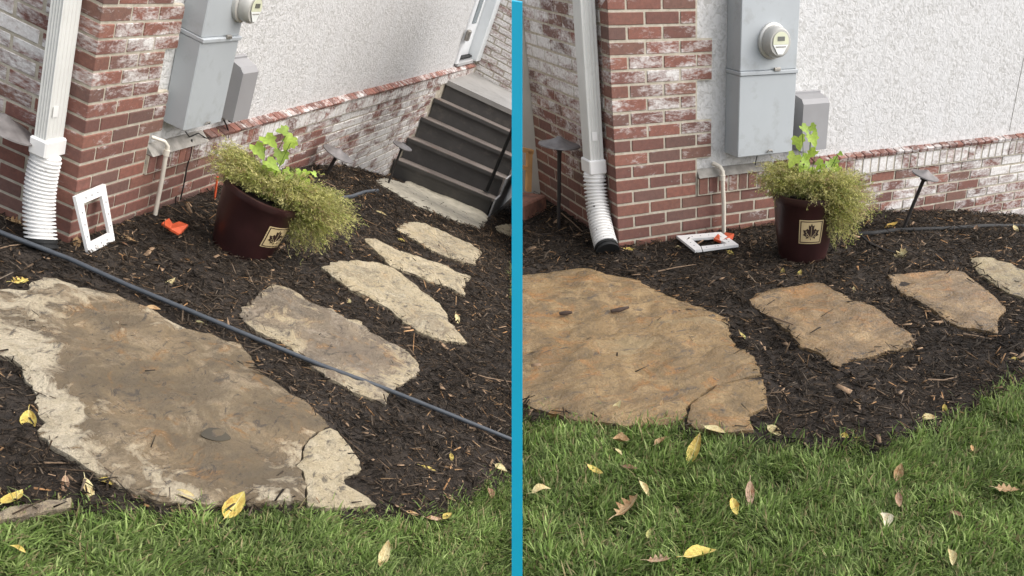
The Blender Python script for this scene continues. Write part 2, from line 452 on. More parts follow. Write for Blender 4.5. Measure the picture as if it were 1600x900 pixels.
# ------------------------------------------------------------------ house
TOPN = {'R': 19, 'L': 22}    # courses built above the first bed joint
CO, BL = .0677, .2032       # course height, brick module
JT = .0125                  # joint
BRICKS = {}
def brick_mesh(size, mat):
    key = (tuple(round(s, 4) for s in size), mat.name)
    if key not in BRICKS:
        vs, fs = cbox(size, .0022); BRICKS[key] = to_mesh('brick', vs, fs, mat)
    return BRICKS[key]
def brick_col(r):
    base = [(.225, .080, .053), (.195, .070, .049), (.24, .092, .061), (.175, .064, .047), (.20, .090, .063), (.16, .074, .057)]
    c = r.choice(base); k = r.uniform(.74, 1.06); return tuple(x * k for x in c)
def put_brick(parent, name, lo, hi, mat, paint, r, slope=None):
    lo, hi = np.array(lo), np.array(hi); c = (lo + hi) / 2
    o = bpy.data.objects.new(name, brick_mesh(hi - lo, mat)); COL.objects.link(o); o.parent = parent
    o.location = [c[i] + r.uniform(-.0012, .0012) for i in range(3)]
    o.rotation_euler = [r.uniform(-.004, .004) + (slope or 0) * (i == 0) for i in range(3)]
    o.color = (*brick_col(r), max(-.3, min(1.3, paint)))
    return o

def build_house(S, label):
    r = random.Random(11)
    H = thing('brick_house', S, (0, 0, 0), label, 'house')
    bmat = brick_mat('brick_' + S.key, H); mmat = mortar_mat('mortar_' + S.key, H); smat = stucco_mat('stucco_' + S.key, H)
    top = TOPN[S.key]; low = -12
    XE = 6.95 if S.key == 'L' else 5.2
    pn = lambda x, z: noise.noise((x * 2.1, z * 4.3, 5.1))
    # front wall backing (mortar), pilaster and plinth
    m = MB(); m.box((.004, .004, low * CO), (2.5 * BL + .004, .22, top * CO)); m.box((2.5 * BL + .004, .0045, low * CO), (XE, .22, 3 * CO + .03))
    for n in range(5, top):
        if n % 6 in (0, 1, 2): m.box((2.5 * BL + .003, .005, n * CO + .001), (3 * BL - .004, .10, (n + 1) * CO + .001))
    fw_ = part('front_wall', m, mmat, H)
    for n in range(low, top):
        z0, z1 = n * CO + JT / 2, (n + 1) * CO - JT / 2
        xs = [0.0]; x = (.5 if n % 2 else 1.0)
        end = (3.0 if n % 6 in (0, 1, 2) else 2.5) if n >= 5 else (2.5 if n >= 3 else XE / BL)
        while x < end - .3: xs.append(x); x += 1.0
        xs.append(end)
        for a, b in zip(xs[:-1], xs[1:]):
            X0, X1 = a * BL, b * BL; xc = (X0 + X1) / 2
            if z1 < g0(xc, 0) - .02: continue
            if S.key == 'L' and xc > 4.85 and n < 3 and z1 < np.interp(xc, [4.8, 5.84], [-.5, .25]): continue
            if not S.keep((xc, 0, z0))[0]: continue
            u, v, zc = S.px((xc, 0, (z0 + z1) / 2))
            if not (-250 < u[0] < 1900): continue
            pz = .20 + .46 * pn(xc, z0)
            if n >= 5: pz += .38 * max(0, (xc - .36) / .25) + (.10 if n > 9 else 0)
            else: pz += np.interp(xc, [.0, .6, .9, 1.3, 2.2, 3.2, 4.5], [-.12, .03, .08, .17, .31, .48, .46]) + (.08 if n < -3 else 0)
            put_brick(fw_, 'brick', (X0 + (JT / 2 if a else 0), 0, z0), (X1 - JT / 2, .095, z1), bmat, pz, r)
    # side wall
    ye = 1.22
    m = MB(); m.box((.0042, .0042, low * CO), (.2, ye, top * CO))
    sw = part('side_wall', m, mmat, H)
    for n in range(-2, top):
        z0, z1 = n * CO + JT / 2, (n + 1) * CO - JT / 2
        y = .0; first = 1.0 if n % 2 else .5
        while y < ye / BL - .1:
            y2 = min(y + first, ye / BL); first = 1.0
            if y2 - y > .12:
                yc = (y + y2) / 2 * BL
                pz = np.interp(z0, [.1, .3, .5, .75, 1.3], [.14, .26, .54, .70, .68]) + .40 * pn(yc * 1.3 + 7, z0)
                if yc < .2: pz -= .12
                o0 = .0955 if y == 0 and n % 2 == 0 else (.0 if y else .0005)
                put_brick(sw, 'brick', (.0004, max(y * BL + JT / 2, o0 if y == 0 else 0), z0), (.09, y2 * BL - JT / 2, z1), bmat, pz, r) if not (y == 0 and n % 2 == 0) else None
            y = y2
    # rowlock sill course
    sill = part('sill', sill_mb(XE), M['ledge'], H, clip=True)
    mb_ = MB(); mb_.prism([(1.0, -.016, .300), (1.0, .03, .300), (1.0, .03, .338), (1.0, .022, .334)], (XE - 1.01, 0, 0)); mb_.box((2.5 * BL + .0045, -.0085, 3 * CO - .002), (XE, .0046, 3 * CO + .094)); part('sill_mortar', mb_, mmat, sill, clip=True)
    x = 2.5 * BL + .006; i = 0
    while x < XE - .1:
        if S.keep((x, -.01, .25))[0]:
            pz = .36 + .45 * pn(x * 1.7, 9.3) + np.interp(x, [.5, 1.0, 1.6, 4], [-.15, .15, .40, .35])
            o = put_brick(sill, 'rowlock_brick', (x + .0045, -.0125, 3 * CO + JT / 2), (x + CO - .0065, .075, 3 * CO + .098), bmat, pz, r, slope=-.0)
            o.rotation_euler[0] = 0
            if x > 1.02:
                o = put_brick(sill, 'sill_brick', (x + .003, -.024, 3 * CO + .1045), (x + CO - .004, .034, 3 * CO + .128), bmat, .46 + .35 * pn(x * 2, 3.3), r)
                o.rotation_euler[0] = .30; o.location[2] += .004
        x += CO; i += 1
    # stucco field
    m = MB(); zs = 3 * CO + .11
    m.box((2.5 * BL + .002, .022, zs), (XE, .2, top * CO - .001))
    if S.key == 'L':
        m = MB(); m.box((2.5 * BL + .002, .022, zs), (DX0, .2, top * CO - .001)); m.box((DX0, .022, zs), (XE, .2, DZ0 - .06))
    part('stucco_panel', m, smat, H, clip=True)
    return H, bmat, mmat, smat
def sill_mb(XE):
    m = MB()
    # cement fillet that seals the sill against the stucco
    m.prism([(2.5 * BL + .004, -.004, 3 * CO + .05), (2.5 * BL + .004, .03, 3 * CO + .05), (2.5 * BL + .004, .03, .330), (2.5 * BL + .004, .020, .330)], (XE - 2.5 * BL - .01, 0, 0))
    m.prism([(2.5 * BL + .006, -.026, 3 * CO + .100), (2.5 * BL + .006, .028, 3 * CO + .100), (2.5 * BL + .006, .028, .345), (2.5 * BL + .006, .012, .345)], (.52, 0, 0))
    return m
DX0, DX1, DZ0 = 6.02, 6.78, .40     # doorway in the left-hand house
HR, bR, mR, sR = build_house(R, 'red brick house corner with grey meter, right of the teal post')
HL, bL, mL, sL = build_house(L, 'red brick house corner leaning over the dark steps, left of the teal post')

# control joint crack in the right-hand stucco
m = MB(); a = R.plane(1600, 90, 1, .0215); b = R.plane(1577, 205, 1, .0215)
m.prism([a + (-.002, 0, 0), a + (.002, 0, 0), b + (.002, 0, 0), b + (-.002, 0, 0)], (0, -.0015, 0)); part('crack', m, M['ledge'], HR)

# white corner board at the far end of the right-hand side wall
m = MB(); m.box((-.14, 1.225, -.1), (.2, 1.36, 1.28), .006)
part('corner_board', m, simple('corner_board_cream', (.62, .58, .50, 1), .6, .06, 8), HR, clip=True)

# ------------------------------------------------------------------ end wall, door, steps (left)
m = MB(); m.box((6.96, -1.4, -.1), (7.16, .22, TOPN['L'] * CO))
ew = part('end_wall', m, mL, HL, clip=True)
r_ = random.Random(4)
for n in range(2, TOPN['L']):
    y = 0.0; first = .5 if n % 2 else 1.0
    while y < 5:
        y2 = y + first; first = 1.0
        lo = (6.952, -y2 * BL + JT / 2, n * CO + JT / 2); hi = (7.04, -y * BL - JT / 2, (n + 1) * CO - JT / 2)
        u, v, _ = L.px([lo, (lo[0], hi[1], lo[2]), (lo[0], lo[1], hi[2])])
        if u.max() < 806: put_brick(ew, 'brick', lo, hi, bL, .78 + .35 * noise.noise((y * .9, n * .7, 3)), r_)
        elif u.min() < 806:
            mb = MB(); mb.box(lo, hi, .002); o = part('brick', mb, bL, ew, clip=True); o.color = (*brick_col(r_), .8)
        y = y2
def merge_small_bricks(H, S, keepn=300):
    # the 300 bricks that show largest stay single; the rest (mostly outside the view) become one piece per wall
    lst = []
    for wall in H.children:
        for o in wall.children:
            if o.name.split('.')[0] != 'brick': continue
            u, v, z = S.px(np.array(o.location) + (BASE[wall.name] - BASE[H.name]))
            ins = (-20 < v[0] < 920) and ((810 < u[0] < 1620) if S.key == 'R' else (-20 < u[0] < 806))
            lst.append(((1 if ins else 0) + 1 / (1 + z[0] ** 2), wall, o))
    lst.sort(key=lambda t: -t[0]); by = {}
    for sc, wall, o in lst[keepn:]: by.setdefault(wall.name, []).append(o)
    for wn_, objs in by.items():
        wall = bpy.data.objects[wn_]; vs = []; fs = []
        for o in objs:
            mt = Matrix.LocRotScale(o.location, o.rotation_euler, None); k = len(vs)
            vs += [tuple(mt @ v.co) for v in o.data.vertices]; fs += [tuple(i + k for i in p.vertices) for p in o.data.polygons]
        n = bpy.data.objects.new('bricks', to_mesh('bricks', vs, fs, objs[0].data.materials[0])); COL.objects.link(n); n.parent = wall
        n.color = objs[0].color; n['kind'] = 'stuff'
        for o in objs: bpy.data.objects.remove(o)
merge_small_bricks(HR, R); merge_small_bricks(HL, L)
D = thing('door', L, (DX0, 0, DZ0), 'white glazed door at the top of the dark steps', 'door')
m = MB(); m.box((DX0 + .10, .075, DZ0), (DX1 - .04, .115, TOPN['L'] * CO - .01)); leaf_ = part('door_leaf', m, M['door'], D, clip=True)
for k, (za, zb) in enumerate(((DZ0 + .36, DZ0 + .73), (DZ0 + .76, DZ0 + 1.06))):
    for (xa, xb) in ((DX0 + .26, DX0 + .42), (DX0 + .44, DX0 + .60)):
        mb = MB(); mb.box((xa, .068, za), (xb, .078, zb)); part('pane', mb, M['glass'], leaf_, clip=True)
for x0, x1 in ((DX0, DX0 + .085), (DX1 - .03, DX1 + .165)):
    m = MB(); m.box((x0, -.03 if x0 > DX0 else .0, DZ0 - .02), (x1, .09, TOPN['L'] * CO), .006); part('casing', m, M['door_trim'] if x0 > DX0 else M['door'], D, clip=True)
m = MB(); m.box((DX0 + .086, .0, DZ0 - .05), (DX1 - .032, .12, DZ0 - .012), .004); part('threshold', m, M['alu_edge'], D, clip=True)
m = MB(); m.box((DX0 + .087, .03, DZ0 + .002), (DX1 - .034, .07, DZ0 + .022), .003); part('weather_strip', m, M['black_plastic'], D, clip=True)
m = MB(); m.box((DX0 - .03, -.035, DZ0 + .24), (DX0 + .05, -.001, DZ0 + .35), .008); part('hinge', m, M['bronze'], D)

ST = thing('garden_steps', L, (4.8, -.45, -.63), 'five dark grey painted steps with brown treads rising to a landing', 'steps')
yaw = math.radians(17); sd = np.array([math.sin(yaw), -math.cos(yaw), 0])
nx = [4.80, 5.03, 5.29, 5.56, 5.83]; nz = [-.445, -.265, -.09, .075, .238]; W = .95
prev = -.64
for i in range(5):
    x, z = nx[i], nz[i]
    xn = nx[i + 1] if i < 4 else 6.94
    A0 = np.array([x, -.004, 0]);
    # riser
    m = MB(); q = A0 + np.array([.022, 0, 0])
    m.prism([q + (0, 0, prev), q + sd * W + (0, 0, prev), q + sd * W + (0, 0, z - .032), q + (0, 0, z - .032)], (.02, 0, 0))
    part('riser', m, M['riser'], ST, clip=True)
    if i < 4:
        m = MB(); q = A0 + (0, 0, z - .031); e = np.array([xn - x + .021, 0, 0])
        e[2] = -.034; m.prism([q, q + sd * (W + .02), q + sd * (W + .02) + e, q + e], (0, 0, .031)); tr = part('tread', m, M['tread'], ST, clip=True)
        m = MB(); q2 = A0 + (-.004, 0, z - .036); m.prism([q2, q2 + sd * W, q2 + sd * W + (.003, 0, 0), q2 + (.003, 0, 0)], (0, 0, .030)); part('nosing', m, M['riser'], tr, clip=True)
    else:
        m = MB(); q = A0 + (0, 0, z - .05)
        m.prism([q, q + sd * 1.5, np.array([6.95, -1.43, z - .05]), np.array([6.95, -.004, z - .05])], (0, 0, .05)); part('landing', m, M['landing'], ST, clip=True)
    prev = z - .036
# white side stringer and black handrail
m = MB(); q = np.array([4.8, -.004, 0]) + sd * (W + .022)
pts = [q + (0.02, 0, -.66)]
for i in range(5): pts += [np.array([nx[i], 0, 0]) - np.array([4.8, 0, 0]) + q + (0, 0, (-.66 if i == 0 else nz[i - 1])), np.array([nx[i] - 4.8, 0, 0]) + q + (0, 0, nz[i])]
pts = pts[1:] + [q + (1.3, 0, nz[4]), q + (1.3, 0, -.66)]
m.prism(pts, tuple(sd * .015)); part('stringer', m, M['alu_edge'], ST, clip=True)
RL = thing('handrail', L, np.array([4.9, 0, nz[0]]) + sd * .86, 'slim black metal handrail standing on the bottom tread of the steps', 'handrail')
b0 = np.array([4.93, 0, nz[0]]) + sd * .86
t0 = L.plane(806, 190, 0, 5.03)
m = MB(); m.tube([b0, t0], .017, 10); part('baluster', m, M['black_plastic'], RL, True, clip=True)
m = MB(); m.lathe([(.035, 0), (.035, .006), (.02, .012)], b0, 16); part('foot_plate', m, M['black_plastic'], RL)

# ------------------------------------------------------------------ things on the walls
def meter(S, label, x0, x1, zb, depth, zl, dial, gap):
    T = thing('electric_meter', S, (x0, 0, zb), label, 'meter', 'electric meters')
    yf = -depth; yb = .0215; ztop = TOPN[S.key] * CO - .01
    m = MB(); m.box((x0, yf, zb), (x1, yb, zl), .004); part('lower_cabinet', m, M['grey_metal'], T)
    m = MB(); m.box((x0 + .002, yf + .003, zl + .0205), (x1 - .002, yb, ztop), .004); part('upper_cabinet', m, M['grey_metal'], T)
    m = MB(); m.box((x0 - .003, yf - .010, zl), (x1 + .003, yb, zl + .020), .003); part('cover_lip', m, M['grey_metal'], T)
    m = MB(); cx = x0 + .6 * (x1 - x0)
    m.box((cx - .012, yf - .018, zl + .016), (cx + .030, yf - .004, zl + .034), .003); part('latch', m, M['bronze'], T)
    m = MB(); cx = x0 + .56 * (x1 - x0)
    m.tube([(cx - .018, yf - .006, zb + .014), (cx - .01, yf - .012, zb + .026), (cx + .012, yf - .012, zb + .026), (cx + .02, yf - .006, zb + .014)], .004, 8); part('hasp', m, M['bronze'], T)
    cx, cz, rr = dial
    m = MB(); m.lathe([(rr * 1.12, 0), (rr * 1.12, .016), (rr * 1.02, .022), (rr * .98, .022)], (cx, yf + .004, cz), 40, (0, -1, 0)); ring = part('ring', m, M['meter_ring'], T, True)
    m = MB(); m.lathe([(rr * .97, .02), (rr * .95, gap - .015), (rr * .9, gap), (rr * .8, gap + .008), (rr * .02, gap + .010)], (cx, yf, cz), 40, (0, -1, 0)); gl = part('meter_cover', m, M['meter_glass'], T, True)
    yy = yf - gap - .0115
    m = MB(); m.prism([(cx + rr * .62 * math.cos(a), yy, cz + rr * .12 + rr * .55 * math.sin(a)) for a in np.linspace(0, math.pi, 16)] + [(cx - rr * .62, yy, cz - rr * .1), (cx + rr * .62, yy, cz - rr * .1)], (0, -.002, 0)); part('dial_face', m, M['meter_face'], gl)
    m = MB(); m.prism([(cx - rr * .62, yy, cz - rr * .11), (cx + rr * .62, yy, cz - rr * .11), (cx + rr * .2, yy, cz - rr * .7), (cx - rr * .2, yy, cz - rr * .7)], (0, -.002, 0)); part('name_plate', m, M['meter_plate'], gl)
    m = MB(); m.box((cx - rr * .28, yy - .004, cz + rr * .12), (cx + rr * .28, yy - .0021, cz + rr * .38)); part('display', m, M['lcd'], gl)
    m = MB(); m.box((cx - rr * .4, yy - .004, cz - rr * .27), (cx + rr * .4, yy - .0021, cz - rr * .21)); part('print_line', m, M['ledge'], gl)
    return T
meter(R, 'tall grey electric meter cabinet on stucco above the upright flowerpot', .705, 1.085, .42, .125, .845, (.905, 1.01, .080), .075)
meter(L, 'tall grey electric meter cabinet seen from its dark side, left of teal post', .63, .995, .447, .08, .885, (.945, 1.07, .083), .055)
def jbox(S, label, x0, x1, z0, z1, dp):
    T = thing('junction_box', S, (x0, 0, z0), label, 'utility box', 'grey utility boxes')
    yf, yb = -dp, .0215
    m = MB(); prof = [(yb, z0), (yf, z0), (yf, z1 - .045), (yf + .02, z1 - .02), (yb, z1)]
    m.prism([(x0, y, z) for y, z in prof], (x1 - x0, 0, 0)); part('cover', m, M['grey_metal2'], T)
    m = MB(); m.box((x0 - .006, yb - .02, z0 + .01), (x1 + .006, yb - .002, z1 + .008), .003); part('back_plate', m, M['grey_metal2'], T)
    for q in (.25, .62):
        m = MB(); m.lathe([(.010, -.018), (.010, .0)], (x0 + q * (x1 - x0), -.04, z0), 10); part('knockout', m, M['black_plastic'], T)
jbox(R, 'smaller grey utility box behind the leafy vine of the upright flowerpot', 1.165, 1.355, .41, .715, .10)
jbox(L, 'smaller grey utility box between tall meter and pale stucco, left of teal post', 1.15, 1.325, .42, .735, .07)

def conduit(S, label, path, rad):
    T = thing('drain_pipe', S, path[-1], label, 'pipe', 'thin cream pipes')
    m = MB(); m.tube(path, rad, 12); pp = part('pipe', m, M['pvc'], T, True)
    m = MB(); m.lathe([(rad * 1.4, 0), (rad * 1.4, .03)], np.array(path[2]) - np.array([0, 0, .05]), 14); part('elbow_collar', m, M['pvc'], T, True)
def cpath(S, pw, pe, pb):
    a = S.plane(*pw, 1, .01); e = S.plane(*pe, 1, -.045); b = S.plane(*pb, 1, -.045); b[2] -= .03
    return [a, a * .35 + e * .65 + (0, -.01, .012), e, e * .8 + b * .2, e * .5 + b * .5 + (.004, 0, 0), b]
conduit(R, 'thin cream drain pipe down the brick beside the upright flowerpot', cpath(R, (1114, 255), (1129, 268), (1131, 356)), .0125)
conduit(L, 'thin cream drain pipe bending down the brick behind the leaning flowerpot', cpath(L, (237, 214), (262, 228), (244, 327)), .0095)
def cable(name, S, pts, rad, label, group, y=-.012):
    m = MB(); P = [S.plane(u, v, 1, y) for u, v in pts]; m.tube(P, rad, 7)
    single(name, m, M['black_plastic'], S, P[-1], label, 'cable', group, True)
cable('thin_cable', L, [(350, 188), (354, 196), (357, 205), (356, 216)], .004, 'short black cable hanging below the smaller grey box, left of teal post', 'wall cables')
cable('thin_cable', L, [(290, 206), (296, 214), (310, 208), (322, 216), (340, 212)], .003, 'black cable looping under the tall meter, left of teal post', 'wall cables')
cable('thin_cable', L, [(300, 218), (298, 240), (292, 262), (288, 285), (282, 312)], .0035, 'dark cable running down the brick beside the cream pipe, left of teal post', 'wall cables')
cable('thin_cable', R, [(1183, 243), (1181, 252), (1180, 258)], .003, 'short black cable under the tall meter, right of teal post', 'wall cables')
# orange marker stake behind the leaning pot
m = MB(); a = L.plane(340, 276, 1, -.06); b = L.plane(335, 313, 1, -.06)
m.box((-.008, -.003, 0), (.008, .003, 1), .0015, xf=lambda p: b + (a - b) * p[2] + np.array([p[0], p[1], 0]))
single('marker_stake', m, M['orange'], L, b, 'narrow orange stake between leaning flowerpot and brick wall', 'stake')

def downspout(S, label, x0, x1, y0, y1, zb, bend, hr, cl):
    T = thing('downspout', S, ((x0 + x1) / 2, (y0 + y1) / 2, zb), label, 'downspout', 'white downspouts')
    # fluted rectangular tube: outline with small ribs on the faces
    def outline(a0, a1, b0, b1):
        pts = []; k = 4
        def side(p, q, nrm):
            p, q = np.array(p), np.array(q); o = []
            for i in range(2 * k + 1):
                t = .08 + .84 * i / (2 * k); o.append(p + (q - p) * t + nrm * (0 if i % 2 == 0 else -.004))
            return [p + (q - p) * .04] + o + [p + (q - p) * .96]
        pts += side((a0, b0), (a1, b0), np.array([0, -1])); pts += side((a1, b0), (a1, b1), np.array([1, 0]))
        pts += side((a1, b1), (a0, b1), np.array([0, 1])); pts += side((a0, b1), (a0, b0), np.array([-1, 0]))
        return pts
    o = outline(x0, x1, y0, y1); m = MB(); m.prism([(p[0], p[1], zb) for p in o], (0, 0, TOPN[S.key] * CO - .005 - zb)); part('pipe', m, M['white_paint'], T)
    e = .010; m = MB(); m.box((x0 - e, y0 - e, zb - .045), (x1 + e, y1 + e, zb + .03), .006); ad = part('adapter', m, M['white_plastic'], T)
    m = MB(); m.lathe([(hr, -.09), (hr + .004, -.05), (hr - .009, -.04)], ((x0 + x1) / 2, (y0 + y1) / 2, zb), 24); part('socket', m, M['white_plastic'], T, True)
    # corrugated hose: ribbed tube along a bent centre line
    c0 = np.array([(x0 + x1) / 2, (y0 + y1) / 2, zb - .06]); c1 = np.array(bend[0]); c2 = np.array(bend[1])
    n = 21 * 4; path = []; rad = []
    for i in range(n + 1):
        t = i / n; path.append((1 - t) ** 2 * c0 + 2 * t * (1 - t) * c1 + t * t * c2)
        rad.append((hr + .004 * t) + .0075 * (1 if i % 4 in (1, 2) else -1))
    m = MB(); m.tube(path, rad, 28); part('corrugated_hose', m, M['corrugated'], T, True)
    d = (c2 - c1) / np.linalg.norm(c2 - c1)
    m = MB(); m.tube([c2 - d * .004, c2 + d * cl * .3, c2 + d * cl * .31, c2 + d * cl * .6, c2 + d * cl * .61, c2 + d * cl], [hr + .010, hr + .010, hr + .005, hr + .005, hr + .011, hr + .011], 24); part('black_coupling', m, M['black_plastic'], T, True)
    m = MB(); z = zb + .13; m.box((x0 + .02, y0 - .0016, z), (x0 + .05, y0 - .0005, z + .045)); part('stamped_mark', m, M['white_plastic'], T)
downspout(R, 'white downspout with ribbed hose beside tall lamp, right of teal post', -.10, -.018, .10, .20, .40, ((-.07, .13, .12), (-.10, -.05, .0)), .056, .035)
downspout(L, 'fluted white downspout with ribbed hose ending at the black tube, left of teal post', -.132, -.022, .062, .108, .405, ((-.095, .095, .16), (-.135, .03, .0)), .046, .03)

# ------------------------------------------------------------------ flagstones
POLYS = {'R': [], 'L': []}; CRACKS = {'R': [], 'L': []}
def outline_xy(S, pts, off=.02):
    P = [S.gnd(u, v, off) for u, v in pts]; return [(p[0], p[1]) for p in P]
def rough_outline(poly, step, amp, seed):
    out = []; n = len(poly)
    for i in range(n):
        a, b = np.array(poly[i]), np.array(poly[(i + 1) % n]); Ln = np.linalg.norm(b - a); k = max(1, int(Ln / step))
        nr = np.array([b[1] - a[1], a[0] - b[0]]) / (Ln + 1e-9)
        for j in range(k):
            p = a + (b - a) * j / k
            q = amp * (noise.noise((p[0] * 22, p[1] * 22, seed)) + .7 * noise.noise((p[0] * 60, p[1] * 60, seed + 4)))
            out.append(tuple(p + nr * q * (1 if j else .5)))
    return out
def stone(S, pts, label, mat, seed, h=.016, relief=1.0, name='flagstone', cat='flagstone', group=None, drop=.07, dryb=()):
    poly = rough_outline(outline_xy(S, pts), .022, .017 if 'corner' not in label else .007, seed)
    pa = np.array(poly)
    # shoelace, keep counter-clockwise
    ar = .5 * np.sum(pa[:, 0] * np.roll(pa[:, 1], -1) - np.roll(pa[:, 0], -1) * pa[:, 1])
    if ar < 0: pa = pa[::-1]; ar = -ar
    POLYS[S.key].append([tuple(p) for p in pa])
    sp = max(.016, math.sqrt(ar / 2600)); lo, hi = pa.min(0), pa.max(0)
    gx, gy = np.meshgrid(np.arange(lo[0], hi[0], sp), np.arange(lo[1], hi[1], sp)); I = np.stack([gx.ravel(), gy.ravel()], 1)
    I = I + rng.uniform(-.3, .3, I.shape) * sp
    I = I[in_poly(I, pa)]; I = I[edge_dist(I, pa) > sp * .4]
    nb = len(pa)
    r = delaunay_2d_cdt([Vector(p) for p in np.vstack([pa, I])], [(i, (i + 1) % nb) for i in range(nb)], [], 1, 1e-6)
    V2 = np.array([tuple(v) for v in r[0]]); T = [tuple(f) for f in r[2]]; orig = r[3]
    ed = edge_dist(V2, pa)
    rel = np.array([noise.fractal((x * 2.3, y * 2.3, seed), 1.0, 2.0, 4) * .020 + abs(noise.noise((x * 5 + y * 3, y * 15 - x * 2, seed + 2))) * .016 + max(0, noise.noise((x * 7, y * 9, seed + 6)) - .15) * -.02 + noise.noise((x * 22, y * 22, seed)) * .0025 for x, y in V2]) * relief
    Z = g0(V2[:, 0], V2[:, 1]) + h + .006 + rel * np.clip(ed / .05, .2, 1) - .007 * np.exp(-(ed / .008)) + .5 * np.minimum(0, np.array([noise.noise((x * 9, y * 9, seed + 9)) for x, y in V2])) * .016 * np.exp(-ed / .05)
    V = [tuple(map(float, (a, b, c))) for a, b, c in zip(V2[:, 0], V2[:, 1], Z)]
    bm = bmesh.new(); lay = bm.verts.layers.float.new('edge'); lay2 = bm.verts.layers.float.new('dry'); vs = [bm.verts.new(v) for v in V]
    pu, pv, _ = S.px(np.array(V)); df = np.zeros(len(V))
    for bu, bv, br, ba in dryb: df += ba * np.exp(-((pu - bu) ** 2 + (pv - bv) ** 2) / (br * br))
    for v, d, y in zip(vs, ed, df): v[lay] = float(max(0, 1 - d / .16)); v[lay2] = float(y)
    for f in T:
        try: bm.faces.new([vs[i] for i in f])
        except ValueError: pass
    be = [e for e in bm.edges if e.is_boundary]
    ex = bmesh.ops.extrude_edge_only(bm, edges=be)
    for v in [g for g in ex['geom'] if isinstance(g, bmesh.types.BMVert)]: v.co.z -= drop; v[lay] = .8
    bmesh.ops.recalc_face_normals(bm, faces=bm.faces)
    clip_bm(bm, S, (0, 0, 0), cap=False)
    c = pa.mean(0); base = np.array([c[0], c[1], float(g0(c[0], c[1]))])
    for v in bm.verts: v.co -= Vector(base.tolist())
    me = bpy.data.meshes.new(name); bm.to_mesh(me); bm.free(); me.materials.append(mat)
    me.polygons.foreach_set('use_smooth', [True] * len(me.polygons)); me.set_sharp_from_angle(angle=math.radians(50))
    o = bpy.data.objects.new(name, me); COL.objects.link(o); o.matrix_world = S.M @ Matrix.Translation(Vector(base.tolist()))
    tag(o, label, cat, group); return o
OC, TN, GR, PALE = (.36, .245, .125, 1), (.40, .315, .205, 1), (.215, .175, .12, 1), (.60, .51, .36, 1)
mR1 = stone_mat('ochre_flagstone', (.385, .250, .108, 1), (.46, .35, .20, 1), (.27, .175, .078, 1), .05, 1)
mR2 = stone_mat('brown_flagstone', (.385, .248, .115, 1), (.46, .33, .18, 1), (.28, .178, .082, 1), .10, 2)
mR4 = stone_mat('pale_ochre_flagstone', (.42, .32, .17, 1), (.56, .47, .30, 1), (.34, .24, .12, 1), .5, 5)
mL1 = stone_mat('wet_tan_flagstone', (.345, .255, .150, 1), (.76, .67, .51, 1), (.18, .138, .088, 1), .24, 3)
mL2 = stone_mat('tan_flagstone', (.36, .285, .195, 1), (.68, .58, .41, 1), (.255, .20, .145, 1), .62, 4)
mL3 = stone_mat('dry_buff_flagstone', (.52, .43, .28, 1), (.70, .60, .42, 1), (.40, .32, .21, 1), .9, 6)
G1 = 'flagstones of the path'
crackL = [(514, 664), (496, 673), (480, 684), (472, 698), (471, 713), (460, 725), (472, 734), (478, 767), (478, 786)]
stone(L, [(-130, 455), (-60, 452), (0, 450), (42, 452), (50, 440), (68, 432), (88, 433), (108, 440), (124, 449), (150, 452), (180, 458), (205, 470), (230, 478), (275, 505), (320, 520), (375, 535), (392, 555), (400, 570), (420, 590), (440, 603), (467, 620), (490, 637)] + crackL +
      [(440, 782), (400, 786), (350, 790), (320, 789), (250, 781), (213, 769), (187, 758), (167, 740), (133, 728), (110, 711), (87, 698), (63, 679), (65, 650), (55, 620), (50, 607), (41, 590), (37, 577), (27, 566), (15, 557), (0, 554), (-60, 548), (-130, 552)],
      'largest flagstone left of teal post, wet brown with pale rim, under the tube', mL1, 3.3, .018, 1.5, group=G1, dryb=((20, 480, 95, .62), (70, 560, 60, .45), (90, 650, 50, .45), (180, 720, 55, .45), (270, 745, 50, .40), (430, 770, 50, .6), (150, 450, 60, .30), (300, 500, 80, .15), (150, 530, 60, -.45), (260, 590, 90, -.45), (340, 680, 80, -.4), (400, 600, 70, -.1)))
off = lambda pts, dx, dy: [(u + dx, v + dy) for u, v in pts]
stone(L, [(516, 668), (528, 673), (547, 697), (563, 720), (565, 732), (552, 740), (537, 743), (540, 755), (563, 767), (588, 787), (557, 791), (513, 793), (483, 790)] + off(crackL, 3.5, 2)[::-1][:-1],
      'pale broken-off corner piece beside the largest wet flagstone, left of teal post', mL3, 5.1, .018, group=G1)
stone(L, [(378, 482), (400, 462), (425, 443), (442, 446), (462, 455), (477, 465), (500, 476), (522, 482), (540, 496), (565, 502), (580, 517), (600, 529), (620, 536), (640, 549), (651, 560), (655, 572), (655, 580), (640, 590), (620, 604), (607, 613), (604, 631), (585, 624), (545, 606), (510, 588), (480, 564), (440, 534), (400, 515), (378, 497)],
      'second flagstone from the lawn with the tube across its near end', mL2, 7.7, group=G1)
stone(L, [(502, 416), (535, 406), (560, 405), (595, 410), (617, 419), (640, 435), (662, 455), (687, 472), (697, 485), (704, 505), (717, 517), (730, 535), (690, 530), (662, 520), (635, 505), (607, 480), (572, 460), (550, 452), (525, 435)],
      'buff flagstone tapering to a point, next one beyond the tube', mL3, 9.2, group=G1)
stone(L, [(570, 372), (585, 372), (612, 385), (640, 395), (675, 407), (700, 415), (712, 424), (735, 432), (722, 447), (727, 460), (705, 450), (675, 440), (640, 425), (610, 415), (600, 402), (585, 390)],
      'narrow split buff flagstone, second from the dark steps', mL3, 11.4, .018, 1.4, group=G1)
stone(L, [(620, 357), (632, 347), (652, 346), (675, 355), (700, 367), (732, 380), (752, 392), (750, 400), (740, 412), (712, 405), (675, 390), (650, 375)],
      'oval buff flagstone nearest the concrete slab below the steps', mL3, 13.9, group=G1)
